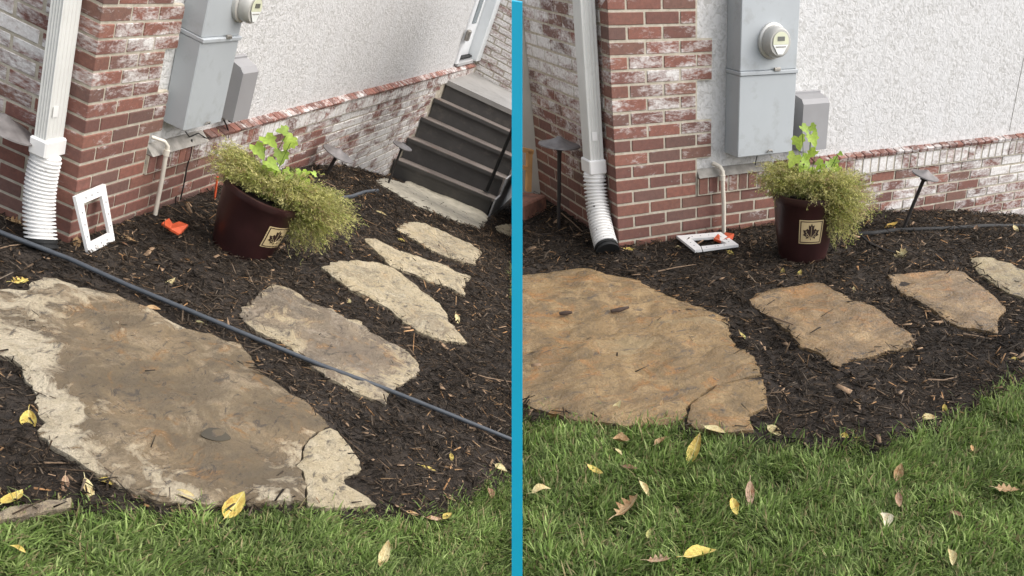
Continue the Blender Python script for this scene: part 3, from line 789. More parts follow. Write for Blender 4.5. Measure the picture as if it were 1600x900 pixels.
stone(L, [(775, 353), (790, 349), (812, 352), (815, 370), (795, 366), (780, 360)], 'small flagstone cut off at the teal post, beside the steps', mL3, 15.5, group=G1)
stone(L, [(588, 283), (603, 276), (640, 282), (700, 303), (754, 328), (763, 338), (757, 350), (750, 356), (720, 347), (682, 332), (650, 320), (620, 302), (600, 291)],
      'long pale concrete slab at the foot of the dark steps', M['concrete'], 17.1, .018, .5, 'concrete_slab', 'slab')
stone(L, [(-60, 812), (0, 797), (35, 786), (75, 780), (110, 777), (112, 790), (80, 798), (30, 806), (-40, 822)], 'thin tan stone edging strip at the lawn, far left', mL2, 21.0, .02, .6, 'edging_stone', 'stone')
pd = [L.gnd(337 + 22 * math.cos(a) * (1 + .15 * math.sin(3 * a)), 680 + 10 * math.sin(a) + 3 * math.cos(a), .027) for a in np.linspace(0, 2 * math.pi, 24, endpoint=False)]
m = MB(); m.prism(pd, (0, 0, .004)); single('puddle', m, simple('murky_water', (.055, .044, .026, 1), .08, .2, 8), L, np.mean(pd, 0), 'small dark rain puddle in the hollow of the largest wet flagstone', 'puddle')
crackR = [(1191, 586), (1160, 590), (1135, 595), (1117, 601), (1104, 611), (1086, 623), (1077, 631), (1070, 653)]
stone(R, [(700, 432), (816, 429), (860, 426), (882, 422), (902, 419), (927, 420), (950, 430), (965, 431), (995, 437), (1017, 449), (1035, 456), (1060, 467), (1085, 477), (1122, 490), (1141, 496), (1140, 512), (1145, 532), (1147, 542), (1165, 545), (1180, 560), (1187, 575)] + crackR +
      [(1020, 662), (970, 664), (920, 655), (887, 651), (853, 641), (816, 628), (700, 622)], 'largest ochre flagstone right of the teal post, along the lawn', mR1, 2.2, .018, 1.6, group=G1)
stone(R, [(1193, 592), (1197, 612), (1198, 633), (1185, 641), (1170, 647), (1178, 671), (1140, 673), (1087, 667), (1073, 658)] + off(crackR, 1.2, 1.6)[::-1][1:-1], 'cracked-off corner of the largest ochre flagstone, right of teal post', mR1, 2.2, .018, group=G1)
stone(R, [(1170, 467), (1180, 460), (1200, 452), (1232, 447), (1262, 441), (1286, 440), (1300, 449), (1317, 457), (1335, 469), (1350, 471), (1375, 484), (1395, 501), (1425, 520), (1430, 529), (1422, 542), (1387, 547), (1355, 555), (1335, 560), (1312, 572), (1300, 567), (1285, 552), (1255, 540), (1240, 527), (1235, 517), (1215, 502), (1200, 490), (1180, 480)],
      'middle flagstone in front of the upright flowerpot', mR2, 6.5, group=G1)
stone(R, [(1387, 427), (1425, 424), (1462, 421), (1487, 422), (1507, 424), (1522, 437), (1550, 457), (1572, 482), (1560, 496), (1559, 520), (1537, 515), (1505, 510), (1482, 500), (1457, 480), (1440, 472), (1425, 461), (1407, 455), (1395, 445)],
      'third flagstone from the teal post, right of the upright flowerpot', mR2, 8.8, group=G1)
stone(R, [(1515, 402), (1550, 402), (1575, 410), (1600, 421), (1640, 438), (1660, 470), (1620, 472), (1600, 465), (1570, 454), (1545, 437), (1525, 420)], 'smooth pale flagstone at the right edge of the picture', mR4, 10.1, .018, .5, group=G1)

# ------------------------------------------------------------------ flowerpots with plants
def flowerpot(S, c, who, side_lbl, lean_a=0.0):
    c = np.array([c[0], c[1], -.035])
    T = thing('flowerpot', S, c, 'maroon glazed flowerpot with cream leaf sticker, ' + side_lbl, 'flowerpot', 'maroon flowerpots')
    h, r1, r0 = .36, .180, .134
    m = MB(); prof = [(r0 * .9, 0), (r0, .006), (r0 + (r1 - r0) * .5 + .006, h * .5), (r1 - .004, h - .05), (r1 + .002, h - .04), (r1 + .008, h - .02), (r1 + .006, h), (r1 - .008, h + .002), (r1 - .016, h - .01), (r1 - .022, h - .05)]
    m.lathe(prof, c, 56, cap=False); m.lathe([(.001, .004), (r0 * .9, .0)], c, 56, cap=False); part('body', m, M['pot'], T, True)
    m = MB(); m.lathe([(r1 - .019, h - .05), (r1 * .6, h - .035), (.001, h - .03)], c, 40, cap=False); part('soil', m, M['soil'], T, True)
    # sticker: curved patch on the body
    az0, hw, zc, hh = math.radians(-113), .066, .190, .066
    def surf(a, z, e): 
        rr = np.interp(z, [0, h * .5, h - .05], [r0, r0 + (r1 - r0) * .5 + .006, r1 - .004]) + e
        return c + np.array([rr * math.cos(a), rr * math.sin(a), z])
    def patch(x0, x1, z0, z1, e, n=10):
        mb = MB(); rm = .165
        g = [[surf(az0 + (x0 + (x1 - x0) * i / n) / rm, zc + z0 + (z1 - z0) * j / n, e) for j in range(n + 1)] for i in range(n + 1)]
        vs = [p for row in g for p in row]; k = n + 1
        mb.add(vs, [(i * k + j, (i + 1) * k + j, (i + 1) * k + j + 1, i * k + j + 1) for i in range(n) for j in range(n)]); return mb
    st = part('sticker', patch(-hw, hw, -hh, hh, .0022), M['cream'], T)
    m = MB()
    for (a, b, d, e) in ((-.060, .060, .055, .060), (-.060, .060, -.060, -.055), (-.060, -.055, -.055, .055), (.055, .060, -.055, .055)):
        q = patch(a, b, d, e, .0034, 6); m.add(q.v, q.f)
    part('sticker_border', m, M['emblem'], st)
    # five-lobed leaf emblem
    lob = [(0, -.036), (.003, -.022), (.020, -.028), (.018, -.020), (.034, -.012), (.028, -.006), (.034, .010), (.022, .008), (.018, .016), (.010, .010), (.012, .030), (.004, .026), (0, .038)]
    lob = [(x * 1.32, z * 1.32) for x, z in lob]; full = lob + [(-x, z) for x, z in lob[::-1]][1:-1]
    def fan(pts):
        mb = MB(); vs = [surf(az0 + 0, zc - .004, .0036)] + [surf(az0 + x / .165, zc + z, .0036) for x, z in pts]
        mb.add(vs, [(0, i + 1, (i + 1) % len(pts) + 1) for i in range(len(pts))]); return mb
    part('leaf_emblem', fan(full), M['emblem'], st)
    m = MB()
    for tx, tz in ((0, .032), (.030, .005), (-.030, .005), (.027, -.018), (-.027, -.018)):
        p = [surf(az0 + (tx * t) / .165, zc - .034 + (tz + .034) * t, .0044) for t in np.linspace(0, 1, 5)]; m.tube(p, .0011, 5)
    part('leaf_veins', m, M['cream'], st)
    # ---- plants: frame that faces the photographer's side of the pot
    vw = c[:2] - S.cam[:2]; vw /= np.linalg.norm(vw)
    rgt = np.array([vw[1], -vw[0], 0]); tow = np.array([-vw[0], -vw[1], 0]); upv = np.array([0, 0, 1.0])
    rim = c + np.array([0, 0, h])
    lobes = [((-.165, .02, .06), (.125, .12, .10), .25), ((-.02, .02, .06), (.14, .13, .07), .14), ((.10, .10, .035), (.16, .13, .11), .24), ((.235, .07, -.01), (.155, .13, .15), .27), ((.20, .10, -.15), (.11, .08, .13), .10)]
    if S.key == 'L': lobes[2] = ((.13, .05, .08), (.15, .12, .10), .24); lobes[3] = ((.285, .03, .04), (.165, .13, .14), .32); lobes[4] = ((.27, .05, -.10), (.115, .07, .13), .11)
    q = np.random.default_rng(21); Vs = []; Cs = []
    n = 1900; wts = np.array([l[2] for l in lobes]); pick = q.choice(len(lobes), n, p=wts / wts.sum())
    for k in range(n):
        lc, lr, _ = lobes[pick[k]]
        d = q.normal(size=3); d /= np.linalg.norm(d); d *= q.uniform(.20, 1.15) ** .5 * (1.35 if q.uniform() < .08 else 1)
        tg = np.array(lc) + d * np.array(lr)
        a = q.uniform(0, 2 * math.pi); rr = .13 * math.sqrt(q.uniform()); rt0 = np.array([rr * math.cos(a), rr * math.sin(a), -.03])
        if tg[0] > 0: rt0[0] = abs(rt0[0])
        md = .5 * (rt0 + tg) + np.array([0, 0, .05 + q.uniform(0, .05)])
        if np.hypot(tg[0], tg[1]) < .185 and tg[2] < -.01: continue
        g = q.uniform(.65, 1.25); y = q.uniform(0, 1)
        base = np.array([.56, .57, .17]) * (1 - y) + np.array([.80, .73, .34]) * y
        if q.uniform() < .10: base = np.array([.55, .40, .22])
        if q.uniform() < .18: base = np.array([.36, .42, .10])
        base = base * g
        prevp = None
        ts = np.linspace(.25, 1, 16)
        for t in ts:
            p = (1 - t) ** 2 * rt0 + 2 * t * (1 - t) * md + t * t * tg + q.normal(size=3) * .006
            pw = rim + rgt * p[0] + tow * p[1] + upv * p[2]
            if prevp is not None:
                dd = pw - prevp; sdv = np.cross(dd, q.normal(size=3)); sdv /= np.linalg.norm(sdv) + 1e-9
                Vs += [prevp - sdv * .0008, prevp + sdv * .0008, pw + sdv * .0008, pw - sdv * .0008]; Cs += [base * .7] * 4
            tang = (tg - md) if t > .5 else (md - rt0); tang = rgt * tang[0] + tow * tang[1] + upv * tang[2]; tang /= np.linalg.norm(tang) + 1e-9
            for _ in range(2):
                dv = q.normal(size=3) * .75 + tang * .8; dv /= np.linalg.norm(dv); s2 = np.cross(dv, q.normal(size=3)); s2 /= np.linalg.norm(s2) + 1e-9
                ln = q.uniform(.009, .021); wd = ln * .10
                Vs += [pw, pw + dv * ln * .5 + s2 * wd, pw + dv * ln, pw + dv * ln * .5 - s2 * wd]; cc = base * q.uniform(.75, 1.3); Cs += [cc] * 4
            prevp = pw
    Vs = np.array(Vs) - rim; me = fast_mesh('foliage', Vs, np.arange(len(Vs)).reshape(-1, 4), M['fine_plant'], np.array(Cs))
    PT = thing('trailing_plant', S, rim, 'yellow-green wiry plant spilling over the rim of the ' + who, 'plant', 'trailing plants')
    o = bpy.data.objects.new('foliage', me); COL.objects.link(o); o.parent = PT
    VT = thing('leafy_vine', S, rim + (0, 0, -.03), 'bright green lobed-leaf vine standing up in the ' + who, 'plant', 'leafy vines')
    spots = [(-.030, .315, 20), (.012, .315, 17), (.016, .262, 24), (-.058, .235, 27), (-.085, .155, 27), (.008, .185, 25), (-.016, .150, 24), (-.010, .075, 27), (.018, .078, 24), (.060, .120, 19), (.135, .160, 15), (.118, .135, 19), (.148, .108, 17), (.165, .205, 10), (.050, .150, 14), (-.035, .110, 20), (.095, .09, 16)]
    lo_ = [(0, 0), (.30, -.18), (.52, .05), (.42, .22), (.50, .45), (.26, .52), (.20, .78), (0, 1.0)]
    ring = lo_ + [(-x, z) for x, z in lo_[::-1]][1:-1]
    for i, (dx, dz, sz) in enumerate(spots):
        s = sz * .0026 * 1.12; ctr = rim + rgt * dx + upv * (dz * .95 + .025) + tow * q.uniform(-.02, .07)
        nrm = tow * q.uniform(.5, 1.2) + upv * q.uniform(.3, 1.0) + rgt * q.uniform(-.6, .6); nrm /= np.linalg.norm(nrm)
        dn = -upv * q.uniform(.5, 1) + rgt * q.uniform(-1, 1); dn -= nrm * (dn @ nrm); dn /= np.linalg.norm(dn); sx = np.cross(dn, nrm)
        mb = MB(); mid = [ctr + dn * s * (t - .45) + nrm * (-.10 * s * (2 * t - 1) ** 2) for t in (0.1, .35, .6, .85)]
        vs = [ctr + dn * s * (z - .45) + sx * s * x + nrm * s * (.22 * abs(x) - .15 * (z - .4) ** 2) for x, z in ring]
        vs = [ctr] + vs; mb.add(vs, [(0, j + 1, (j + 1) % len(ring) + 1) for j in range(len(ring))])
        ob = part('leaf', mb, M['vine'], VT, True, recalc=False)
        col = np.array([.38, .56, .08]) * q.uniform(.75, 1.25) + np.array([.06, .02, 0]) * q.uniform(0, 1.3)
        at = ob.data.color_attributes.new('col', 'FLOAT_COLOR', 'POINT')
        at.data.foreach_set('color', np.tile(np.append(col, 1), len(vs)).astype(np.float32))
        root = rim + rgt * (dx * .25) + np.array([0, 0, -.045]); tip = ctr - dn * s * .45
        mb = MB(); mdp = .5 * (root + tip) + rgt * q.uniform(-.02, .02); mb.tube([(1 - t) ** 2 * root + 2 * t * (1 - t) * mdp + t * t * tip for t in np.linspace(0, 1, 6)], .0017, 5); part('stem', mb, M['vine_stem'], VT, True)
    if lean_a:
        Tm = S.M @ Matrix.Translation(Vector((c + [0, 0, -.012]).tolist())) @ Matrix.Rotation(lean_a, 4, Vector((-tow).tolist())) @ Matrix.Translation(Vector((-c).tolist())) @ S.M.inverted()
        for o in (T, PT, VT): o.matrix_world = Tm @ o.matrix_world
flowerpot(R, (.855, -.60), 'upright flowerpot', 'standing upright right of the teal post')
flowerpot(L, (.70, -.42), 'leaning flowerpot', 'leaning to the right, left of the teal post', math.radians(7))

# ------------------------------------------------------------------ garden lights
def light(S, base_px, top_px, rad, label, yplane=None, base=None, hatn=None, stem=.011):
    b = S.gnd(*base_px) if base is None else np.array(base, float)
    hv = b - S.cam; hv[2] = 0; hv /= np.linalg.norm(hv); d = S.ray(*top_px)
    t = S.cam + d * ((hv @ (b - S.cam)) / (hv @ d))
    T = thing('path_light', S, b, label, 'garden light', 'bronze path lights')
    ax = (t - b) / np.linalg.norm(t - b)
    m = MB(); m.tube([b - ax * .08, b + (t - b) * .55, b + (t - b) * .9, t], [stem, stem, stem * 1.1, stem * 1.9], 12); part('stem', m, M['dark_metal'], T, True)
    n = ax if hatn is None else np.array(hatn)
    m = MB(); m.lathe([(rad, -.004), (rad * .98, .002), (rad * .62, rad * .12), (rad * .25, rad * .27), (rad * .10, rad * .37), (.001, rad * .40)], t, 36, n, cap=False)
    m.lathe([(.001, rad * .22), (rad * .25, rad * .17), (rad * .98, -.006), (rad, -.004)], t, 36, n, cap=False); part('hat', m, M['hat_metal'], T, True)
    m = MB(); m.lathe([(stem * 2.1, -.03), (stem * 2.1, .01), (stem * 1.2, .03)], t, 16, n); part('socket', m, M['dark_metal'], T, True)
light(R, (873, 360), (874, 226), .118, 'tall path light beside the white downspout, right of teal post')
light(R, (1410, 360), (1446, 274), .088, 'slanting path light in mulch right of the upright flowerpot')
light(L, (508, 278), (528, 240), .105, 'path light with wide hat right behind the leaning flowerpot', base=L.plane(507, 278, 1, -.12))
light(L, (605, 291), (629, 228), .075, 'thin-stemmed path light in front of the steps corner', stem=.008)
light(L, (0, 0), (2, 194), .12, 'path light hat cut by the left edge, before the whitewashed side wall', base=(-.23, .34, -.03), yplane=.36)

# ------------------------------------------------------------------ tubes on the ground
def gtube(S, pts, rad, off, label, mat, group=None, clip=False, name='drip_tube'):
    P = [S.gnd(u, v + 1.1 * math.sin(i * 2.3), off + .004 * math.sin(i * 1.7)) for i, (u, v) in enumerate(pts)]
    Q = []
    for i in range(len(P) - 1):
        for k in range(6): Q.append(P[i] + (P[i + 1] - P[i]) * k / 6)
    Q.append(P[-1]); m = MB(); m.tube(Q, rad, 12)
    return single(name, m, mat, S, P[len(P) // 2], label, 'tube', group, True, clip)
gtube(L, [(-160, 292), (0, 362), (107, 405), (200, 445), (310, 491), (400, 530), (500, 569), (600, 607), (700, 647), (800, 686), (840, 702)], .0108, .034, 'long straight grey-black irrigation tube crossing the left stones', M['hose'], 'irrigation tubes', True)
gtube(L, [(530, 310), (550, 306), (570, 301), (590, 297)], .013, .02, 'short dark tube end beside the leaning pot foliage', M['hose'], 'irrigation tubes')
gtube(L, [(560, 281), (580, 296), (600, 308), (615, 318)], .007, .01, 'thin black tube in mulch before the steps', M['black_plastic'], 'irrigation tubes')
gtube(R, [(1340, 366), (1362, 364), (1400, 361), (1440, 358), (1480, 357), (1540, 354), (1600, 352), (1700, 349)], .0145, .014, 'black irrigation tube running right from the upright flowerpot along wall', M['black_plastic'], 'irrigation tubes')
gtube(R, [(1345, 368), (1360, 380), (1380, 391), (1405, 397)], .008, .012, 'short curved black tube under the spilling plant, right of teal post', M['black_plastic'], 'irrigation tubes')

# ------------------------------------------------------------------ white frames, orange scraps, block and timber
def frame(S, outer, inner, label, nrm, th=.014):
    c = np.mean(outer, 0); T = thing('plastic_frame', S, c, label, 'frame', 'white plastic frames')
    for i in range(4):
        j = (i + 1) % 4; m = MB(); m.prism([outer[i], outer[j], inner[j], inner[i]], tuple(np.array(nrm) * th)); part('frame_side', m, M['white_plastic'], T)
    for i in range(4):
        j = (i + 1) % 4
        for t in (.25, .5, .75):
            a = outer[i] + (outer[j] - outer[i]) * t; b = inner[i] + (inner[j] - inner[i]) * t; p = .5 * (a + b) + np.array(nrm) * th
            m = MB(); m.lathe([(.0042, -.001), (.0042, .0012)], p, 8, nrm); part('screw_hole', m, M['grey_metal2'], T)
fo = [R.gnd(u, v, .02) for u, v in ((1057, 372), (1126, 366), (1154, 386), (1086, 395))]; fi = [R.gnd(u, v, .02) for u, v in ((1080, 376.5), (1114, 374), (1136, 384), (1094, 388.5))]
frame(R, fo, fi, 'white plastic frame lying flat on mulch over an orange scrap', (0, 0, 1))
# leaning frame: foot on the mulch, top against the brick
fb0, fb1 = L.gnd(132, 396, .0), L.gnd(176, 377, .0)
def on_lean(u, v):
    # plane through the two foot points tilting back to the wall
    e = fb1 - fb0; tp = L.plane(136, 296, 1, -.012); n = np.cross(e, tp - fb0); n /= np.linalg.norm(n)
    d = L.ray(u, v); k = (n @ (fb0 - L.cam)) / (n @ d); return L.cam + k * d, n
lo4 = [on_lean(*q) for q in ((113, 307), (160, 287), (175, 375), (134, 396))]; nl = lo4[0][1]
if nl @ (L.cam - fb0) < 0: nl = -nl
fin = [on_lean(*q)[0] for q in ((126, 317), (154, 305), (167, 364), (137, 379))]
frame(L, [p[0] for p in lo4], fin, 'white plastic frame standing tilted against the brick corner', nl, .013)
def scrap(S, pts, label):
    P = [S.gnd(u, v, .02) for u, v in pts]; m = MB()
    m.prism([p + (0, 0, .012 * math.sin(i * 2.1)) for i, p in enumerate(P)], (0, 0, .012)); single('orange_scrap', m, M['orange'], S, np.mean(P, 0), label, 'plastic scrap', 'orange scraps')
scrap(L, [(252, 352), (263, 347), (270, 350), (279, 349), (293, 357), (281, 366), (266, 361)], 'bright orange plastic scrap on mulch left of the leaning flowerpot')
scrap(R, [(1115, 376), (1122, 371), (1129, 373), (1133, 366), (1147, 371), (1142, 378), (1125, 380)], 'bright orange plastic scrap inside the flat white frame')
pc = R.gnd(842, 341); ang = math.radians(38)
def pxf(p): 
    c_, s_ = math.cos(ang), math.sin(ang); return np.array([pc[0] - .03 + p[0] * c_ - p[1] * s_, pc[1] + .12 + p[0] * s_ + p[1] * c_, pc[2] + p[2]])
m = MB(); m.box((-.15, -.075, -.01), (.12, .09, .098), .010, xf=pxf); single('paver_block', m, M['paver'], R, pc, 'brown concrete paver block lying beside the tall path light', 'paver', clip=True)
m = MB(); m.box((-.22, .10, -.01), (.02, .22, .115), .010, xf=pxf); single('paver_block', m, M['paver'], R, pc + (-.05, .2, 0), 'second reddish paver block half hidden behind the brown one, beside teal post', 'paver', clip=True)
TB = thing('timber_frame', R, R.gnd(828, 305), 'raw pine timber frame behind the brown paver, beside teal post', 'timber frame')
def tbar(p, q, wpx):
    a = R.plane(*p, 1, 1.02); b = R.plane(*q, 1, 1.02); d = (b - a) / np.linalg.norm(b - a); s = np.cross(d, [0, 1.0, 0]); s /= np.linalg.norm(s); hw = wpx * .0021
    m = MB(); m.prism([a - s * hw, a + s * hw, b + s * hw, b - s * hw], (0, .04, 0)); part('bar', m, M['timber'], TB, clip=True)
tbar((829, 236), (827, 300), 7); tbar((800, 231), (834, 238), 6); tbar((800, 258), (825, 264), 5)

# ------------------------------------------------------------------ teal post standing for the coloured border strip between the two views
b = R.gnd(SEAM, 955); tz = 0
axis = np.array((np.linalg.inv(WC[:3, :3] @ AR) @ np.array([0, 0, 1.0])));  axis = axis - R.n * (axis @ R.n); axis /= np.linalg.norm(axis)
fwd = np.cross(axis, R.n); P_ = MB(); rows = []
for h_ in (-.35, 0, .3, .6, .9, 1.2, 1.45):
    p = b + axis * h_; dep = (R.A @ p + R.t)[2]; hw = 8.1 * dep / F
    rows.append([p + R.n * hw - fwd * hw, p + R.n * hw + fwd * hw, p - R.n * hw + fwd * hw, p - R.n * hw - fwd * hw])
k = len(rows); P_.add([q for r0 in rows for q in r0], [(i * 4 + j, i * 4 + (j + 1) % 4, (i + 1) * 4 + (j + 1) % 4, (i + 1) * 4 + j) for i in range(k - 1) for j in range(4)] + [(3, 2, 1, 0), tuple(4 * (k - 1) + j for j in range(4))])
single('border_strip', P_, M['teal'], R, b, 'slim bright teal painted post standing for the border strip between the two views', 'divider')

# ------------------------------------------------------------------ mulch chips and grass
CRACKS['L'].append(outline_xy(L, crackL + crackL[::-1])); CRACKS['R'].append(outline_xy(R, crackR + crackR[::-1]))
def house_free(P): return ~((P[:, 0] > -.01) & (P[:, 1] > -.005))
def chips(S, x0, x1, y0, y1, dens):
    q = np.random.default_rng(31 if S.key == 'R' else 32)
    n = int((x1 - x0) * (y1 - y0) * dens); X = q.uniform(x0, x1, n); Y = q.uniform(y0, y1, n)
    P = np.stack([X, Y, g0(X, Y)], 1); u, v, z = S.px(P)
    ok = S.keep(P) & ~lawn_mask(S, P) & house_free(P) & (z > .5) & (u > -260) & (u < 1860) & (v < 1000)
    if S.key == 'L': ok &= ~((X > 4.78) & (Y > -.98))
    P = P[ok]; on = np.zeros(len(P), bool)
    for poly in POLYS[S.key]:
        pa = np.array(poly); i = in_poly(P, pa); d = np.full(len(P), 1.0); d[i] = edge_dist(P[i][:, :2], pa)
        on |= i & ~((d < .02) & (q.uniform(size=len(P)) < .22)) & ~(q.uniform(size=len(P)) < .005)
    for cr in CRACKS[S.key]: on |= edge_dist(P[:, :2], cr) < .035
    P = P[~on]; n = len(P)
    if S.key == 'R': P = P[(np.hypot(P[:, 0] - .855, P[:, 1] + .6) > .13)]
    else: P = P[(np.hypot(P[:, 0] - .69, P[:, 1] + .42) > .13)]
    n = len(P)
    ln = np.exp(q.normal(-4.1, .68, n)).clip(.006, .070); wd = (ln * q.uniform(.10, .34, n)).clip(.0022, .009); th = wd * q.uniform(.25, .6, n)
    a = q.uniform(0, 2 * np.pi, n); tilt = q.normal(0, .28, n)
    dx = np.stack([np.cos(a) * np.cos(tilt), np.sin(a) * np.cos(tilt), np.sin(tilt)], 1); sy = np.stack([-np.sin(a), np.cos(a), q.normal(0, .35, n)], 1); sy /= np.linalg.norm(sy, axis=1)[:, None]
    nz_ = np.cross(dx, sy); C = P + np.array([0, 0, 1.0]) * (q.uniform(.000, .014, n) + np.abs(np.sin(tilt)) * ln * .4)[:, None]
    onst = np.zeros(n, bool)
    for poly in POLYS[S.key]: onst |= in_poly(P, np.array(poly))
    C[onst, 2] += .020
    lgm = q.uniform(size=n) < .035; ln[lgm] *= 2.4; C[lgm, 2] += .004
    fk = (q.uniform(size=n) < .012) & ~lgm; wd[fk] = ln[fk] * q.uniform(.4, .7, fk.sum()); th[fk] = .0012; C[fk, 2] += .006
    t1 = q.uniform(.25, .9, n); t2 = q.uniform(.1, .8, n); bend = q.normal(0, .12, n)
    V = []
    for sx, tt in ((-.5, t1), (.5, t2)):
        for s1, s2 in ((-.5, -.5), (.5, -.5), (.5, .5), (-.5, .5)):
            V.append(C + dx * (ln * sx)[:, None] + sy * (wd * tt * s1 + bend * ln * sx)[:, None] + nz_ * (th * tt * s2)[:, None])
    V = np.stack(V, 1).reshape(-1, 3)
    f = []
    for k in (0,): f += [(k, k + 1, k + 5, k + 4), (k + 1, k + 2, k + 6, k + 5), (k + 2, k + 3, k + 7, k + 6), (k + 3, k, k + 4, k + 7)]
    f += [(0, 3, 2, 1), (4, 5, 6, 7)]
    Q = (np.arange(n)[:, None, None] * 8 + np.array(f)[None]).reshape(-1, 4)
    br = np.exp(q.normal(-3.42, .78, n)).clip(.006, .16); rare = q.uniform(size=n) < .04; br[rare] = q.uniform(.10, .36, rare.sum())
    hue = q.uniform(0, 1, n)[:, None]; br *= 1 + .7 * vnoise(P[:, 0], P[:, 1], 2.2, 5.0)
    br[fk] = q.uniform(.12, .34, fk.sum()); hue[fk] = 0
    col = br[:, None] * ((1 - hue) * np.array([1.28, .86, .54]) + hue * np.array([1.14, .92, .70])) ; col[rare] *= np.array([1.1, .9, .66])
    me = fast_mesh('mulch', V, Q, M['chips'], np.repeat(col, 8, 0)); o = bpy.data.objects.new('mulch', me); COL.objects.link(o); o.matrix_world = S.M
    tag(o, 'shredded dark brown bark mulch ' + ('right' if S.key == 'R' else 'left') + ' of the teal post', 'mulch', None, 'stuff')
chips(R, -2.2, 4.6, -3.0, 1.6, 8500)
chips(L, -2.4, 6.6, -2.9, 1.0, 7600)

def grass(S, x0, x1, y0, y1, dens):
    q = np.random.default_rng(41 if S.key == 'R' else 42)
    n = int((x1 - x0) * (y1 - y0) * dens); X = q.uniform(x0, x1, n); Y = q.uniform(y0, y1, n)
    P = np.stack([X, Y, g0(X, Y) - .014], 1); u, v, z = S.px(P)
    ok = S.keep(P) & lawn_mask(S, P, q.normal(0, 9, n)) & (z > .8) & (u > -240) & (u < 1840) & (v < 1120)
    P = P[ok]; n = len(P)
    cl = vnoise(P[:, 0], P[:, 1], 9, 3.0); cl2 = vnoise(P[:, 0], P[:, 1], 2.5, 8.0)
    ln = (q.uniform(.022, .050, n) + .03 * (q.uniform(size=n) < .08)) * (1 + .5 * cl); wd = q.uniform(.0015, .0032, n)
    a = q.uniform(0, 2 * np.pi, n) * .6 + 7 * vnoise(P[:, 0], P[:, 1], 4.5, 12.0); lean = q.beta(1.5, 1.3, n) * 1.65
    h = np.stack([np.cos(a), np.sin(a), np.zeros(n)], 1); sd_ = np.stack([-np.sin(a + .3), np.cos(a + .3), np.zeros(n)], 1)
    V = []
    for t, wk in ((0, .8), (.4, 1.0), (.75, .75), (1, .12)):
        ang_ = lean * (.35 + .75 * t)
        c = P + h * (ln * t * np.sin(ang_))[:, None] + np.array([0, 0, 1.0]) * (ln * t * np.cos(ang_))[:, None]
        V += [c - sd_ * (wd * wk)[:, None], c + sd_ * (wd * wk)[:, None]]
    V = np.stack(V, 1).reshape(-1, 3)
    Q = (np.arange(n)[:, None, None] * 8 + np.array([(0, 1, 3, 2), (2, 3, 5, 4), (4, 5, 7, 6)])[None]).reshape(-1, 4)
    k = q.uniform(.45, 1.4, n)[:, None] * (1 + .45 * cl2 + .35 * cl)[:, None]; y = (q.uniform(0, 1, n) ** 1.6)[:, None]
    col = k * ((1 - y) * np.array([.145, .235, .048]) + y * np.array([.37, .45, .165]))
    dry = q.uniform(size=n) < .07 + .12 * np.clip(cl2, 0, 1); ln_ = 0; col[dry] = np.array([.38, .32, .16]) * q.uniform(.6, 1.2, dry.sum())[:, None]
    me = fast_mesh('lawn_grass', V, Q, M['grass'], np.repeat(col, 8, 0)); o = bpy.data.objects.new('lawn_grass', me); COL.objects.link(o); o.matrix_world = S.M
    tag(o, 'short green lawn grass ' + ('right' if S.key == 'R' else 'left') + ' of the teal post', 'grass', None, 'stuff')
    return n
grass(R, -2.4, 3.2, -3.9, -.9, 30000)
grass(L, -3.0, 2.6, -3.2, -.1, 27000)

# ------------------------------------------------------------------ fallen leaves and twigs
LEAF = {}
def leaf_mesh(kind, var):
    if (kind, var) in LEAF: return LEAF[(kind, var)]
    r = random.Random(var * 13 + (5 if kind == 'oak' else 0)); m = MB()
    if kind == 'oak':
        half = [(-.5, .0), (-.36, .05), (-.30, .20), (-.20, .10), (-.10, .30), (.02, .13), (.12, .31), (.22, .12), (.34, .22), (.40, .08), (.5, 0)]
    else:
        wdt = {'oval': .25, 'long': .17, 'round': .36}[kind]
        half = [(-.5 + t, wdt * (math.sin(math.pi * t ** .85) ** .8) * (1 + .06 * r.uniform(-1, 1))) for t in np.linspace(0, 1, 13)]
    curl = r.uniform(.3, 1.3); bend = r.uniform(-.5, .8); tw = r.uniform(-.9, .9)
    vs = []; k = 5
    for (x, y) in half:
        for j in range(k):
            s = (j / (k - 1)) * 2 - 1; yy = s * y
            vs.append((x, yy, curl * yy * yy * 3 + bend * (x * x - .08) + tw * x * yy))
    fs = [(i * k + j, (i + 1) * k + j, (i + 1) * k + j + 1, i * k + j + 1) for i in range(len(half) - 1) for j in range(k - 1)]
    m.add(vs, fs); m.tube([(-.5, 0, bend * .17), (-.60, .01, bend * .17 + .01), (-.70, .03, bend * .17)], .012, 5)
    LEAF[(kind, var)] = to_mesh('fallen_leaf', m.v, m.f, M['leaf'], True); return LEAF[(kind, var)]
YEL, PAL, TAN, PNK, BRN, LIM = (.60, .49, .12), (.60, .53, .28), (.42, .28, .14), (.45, .30, .20), (.24, .13, .07), (.60, .60, .22)
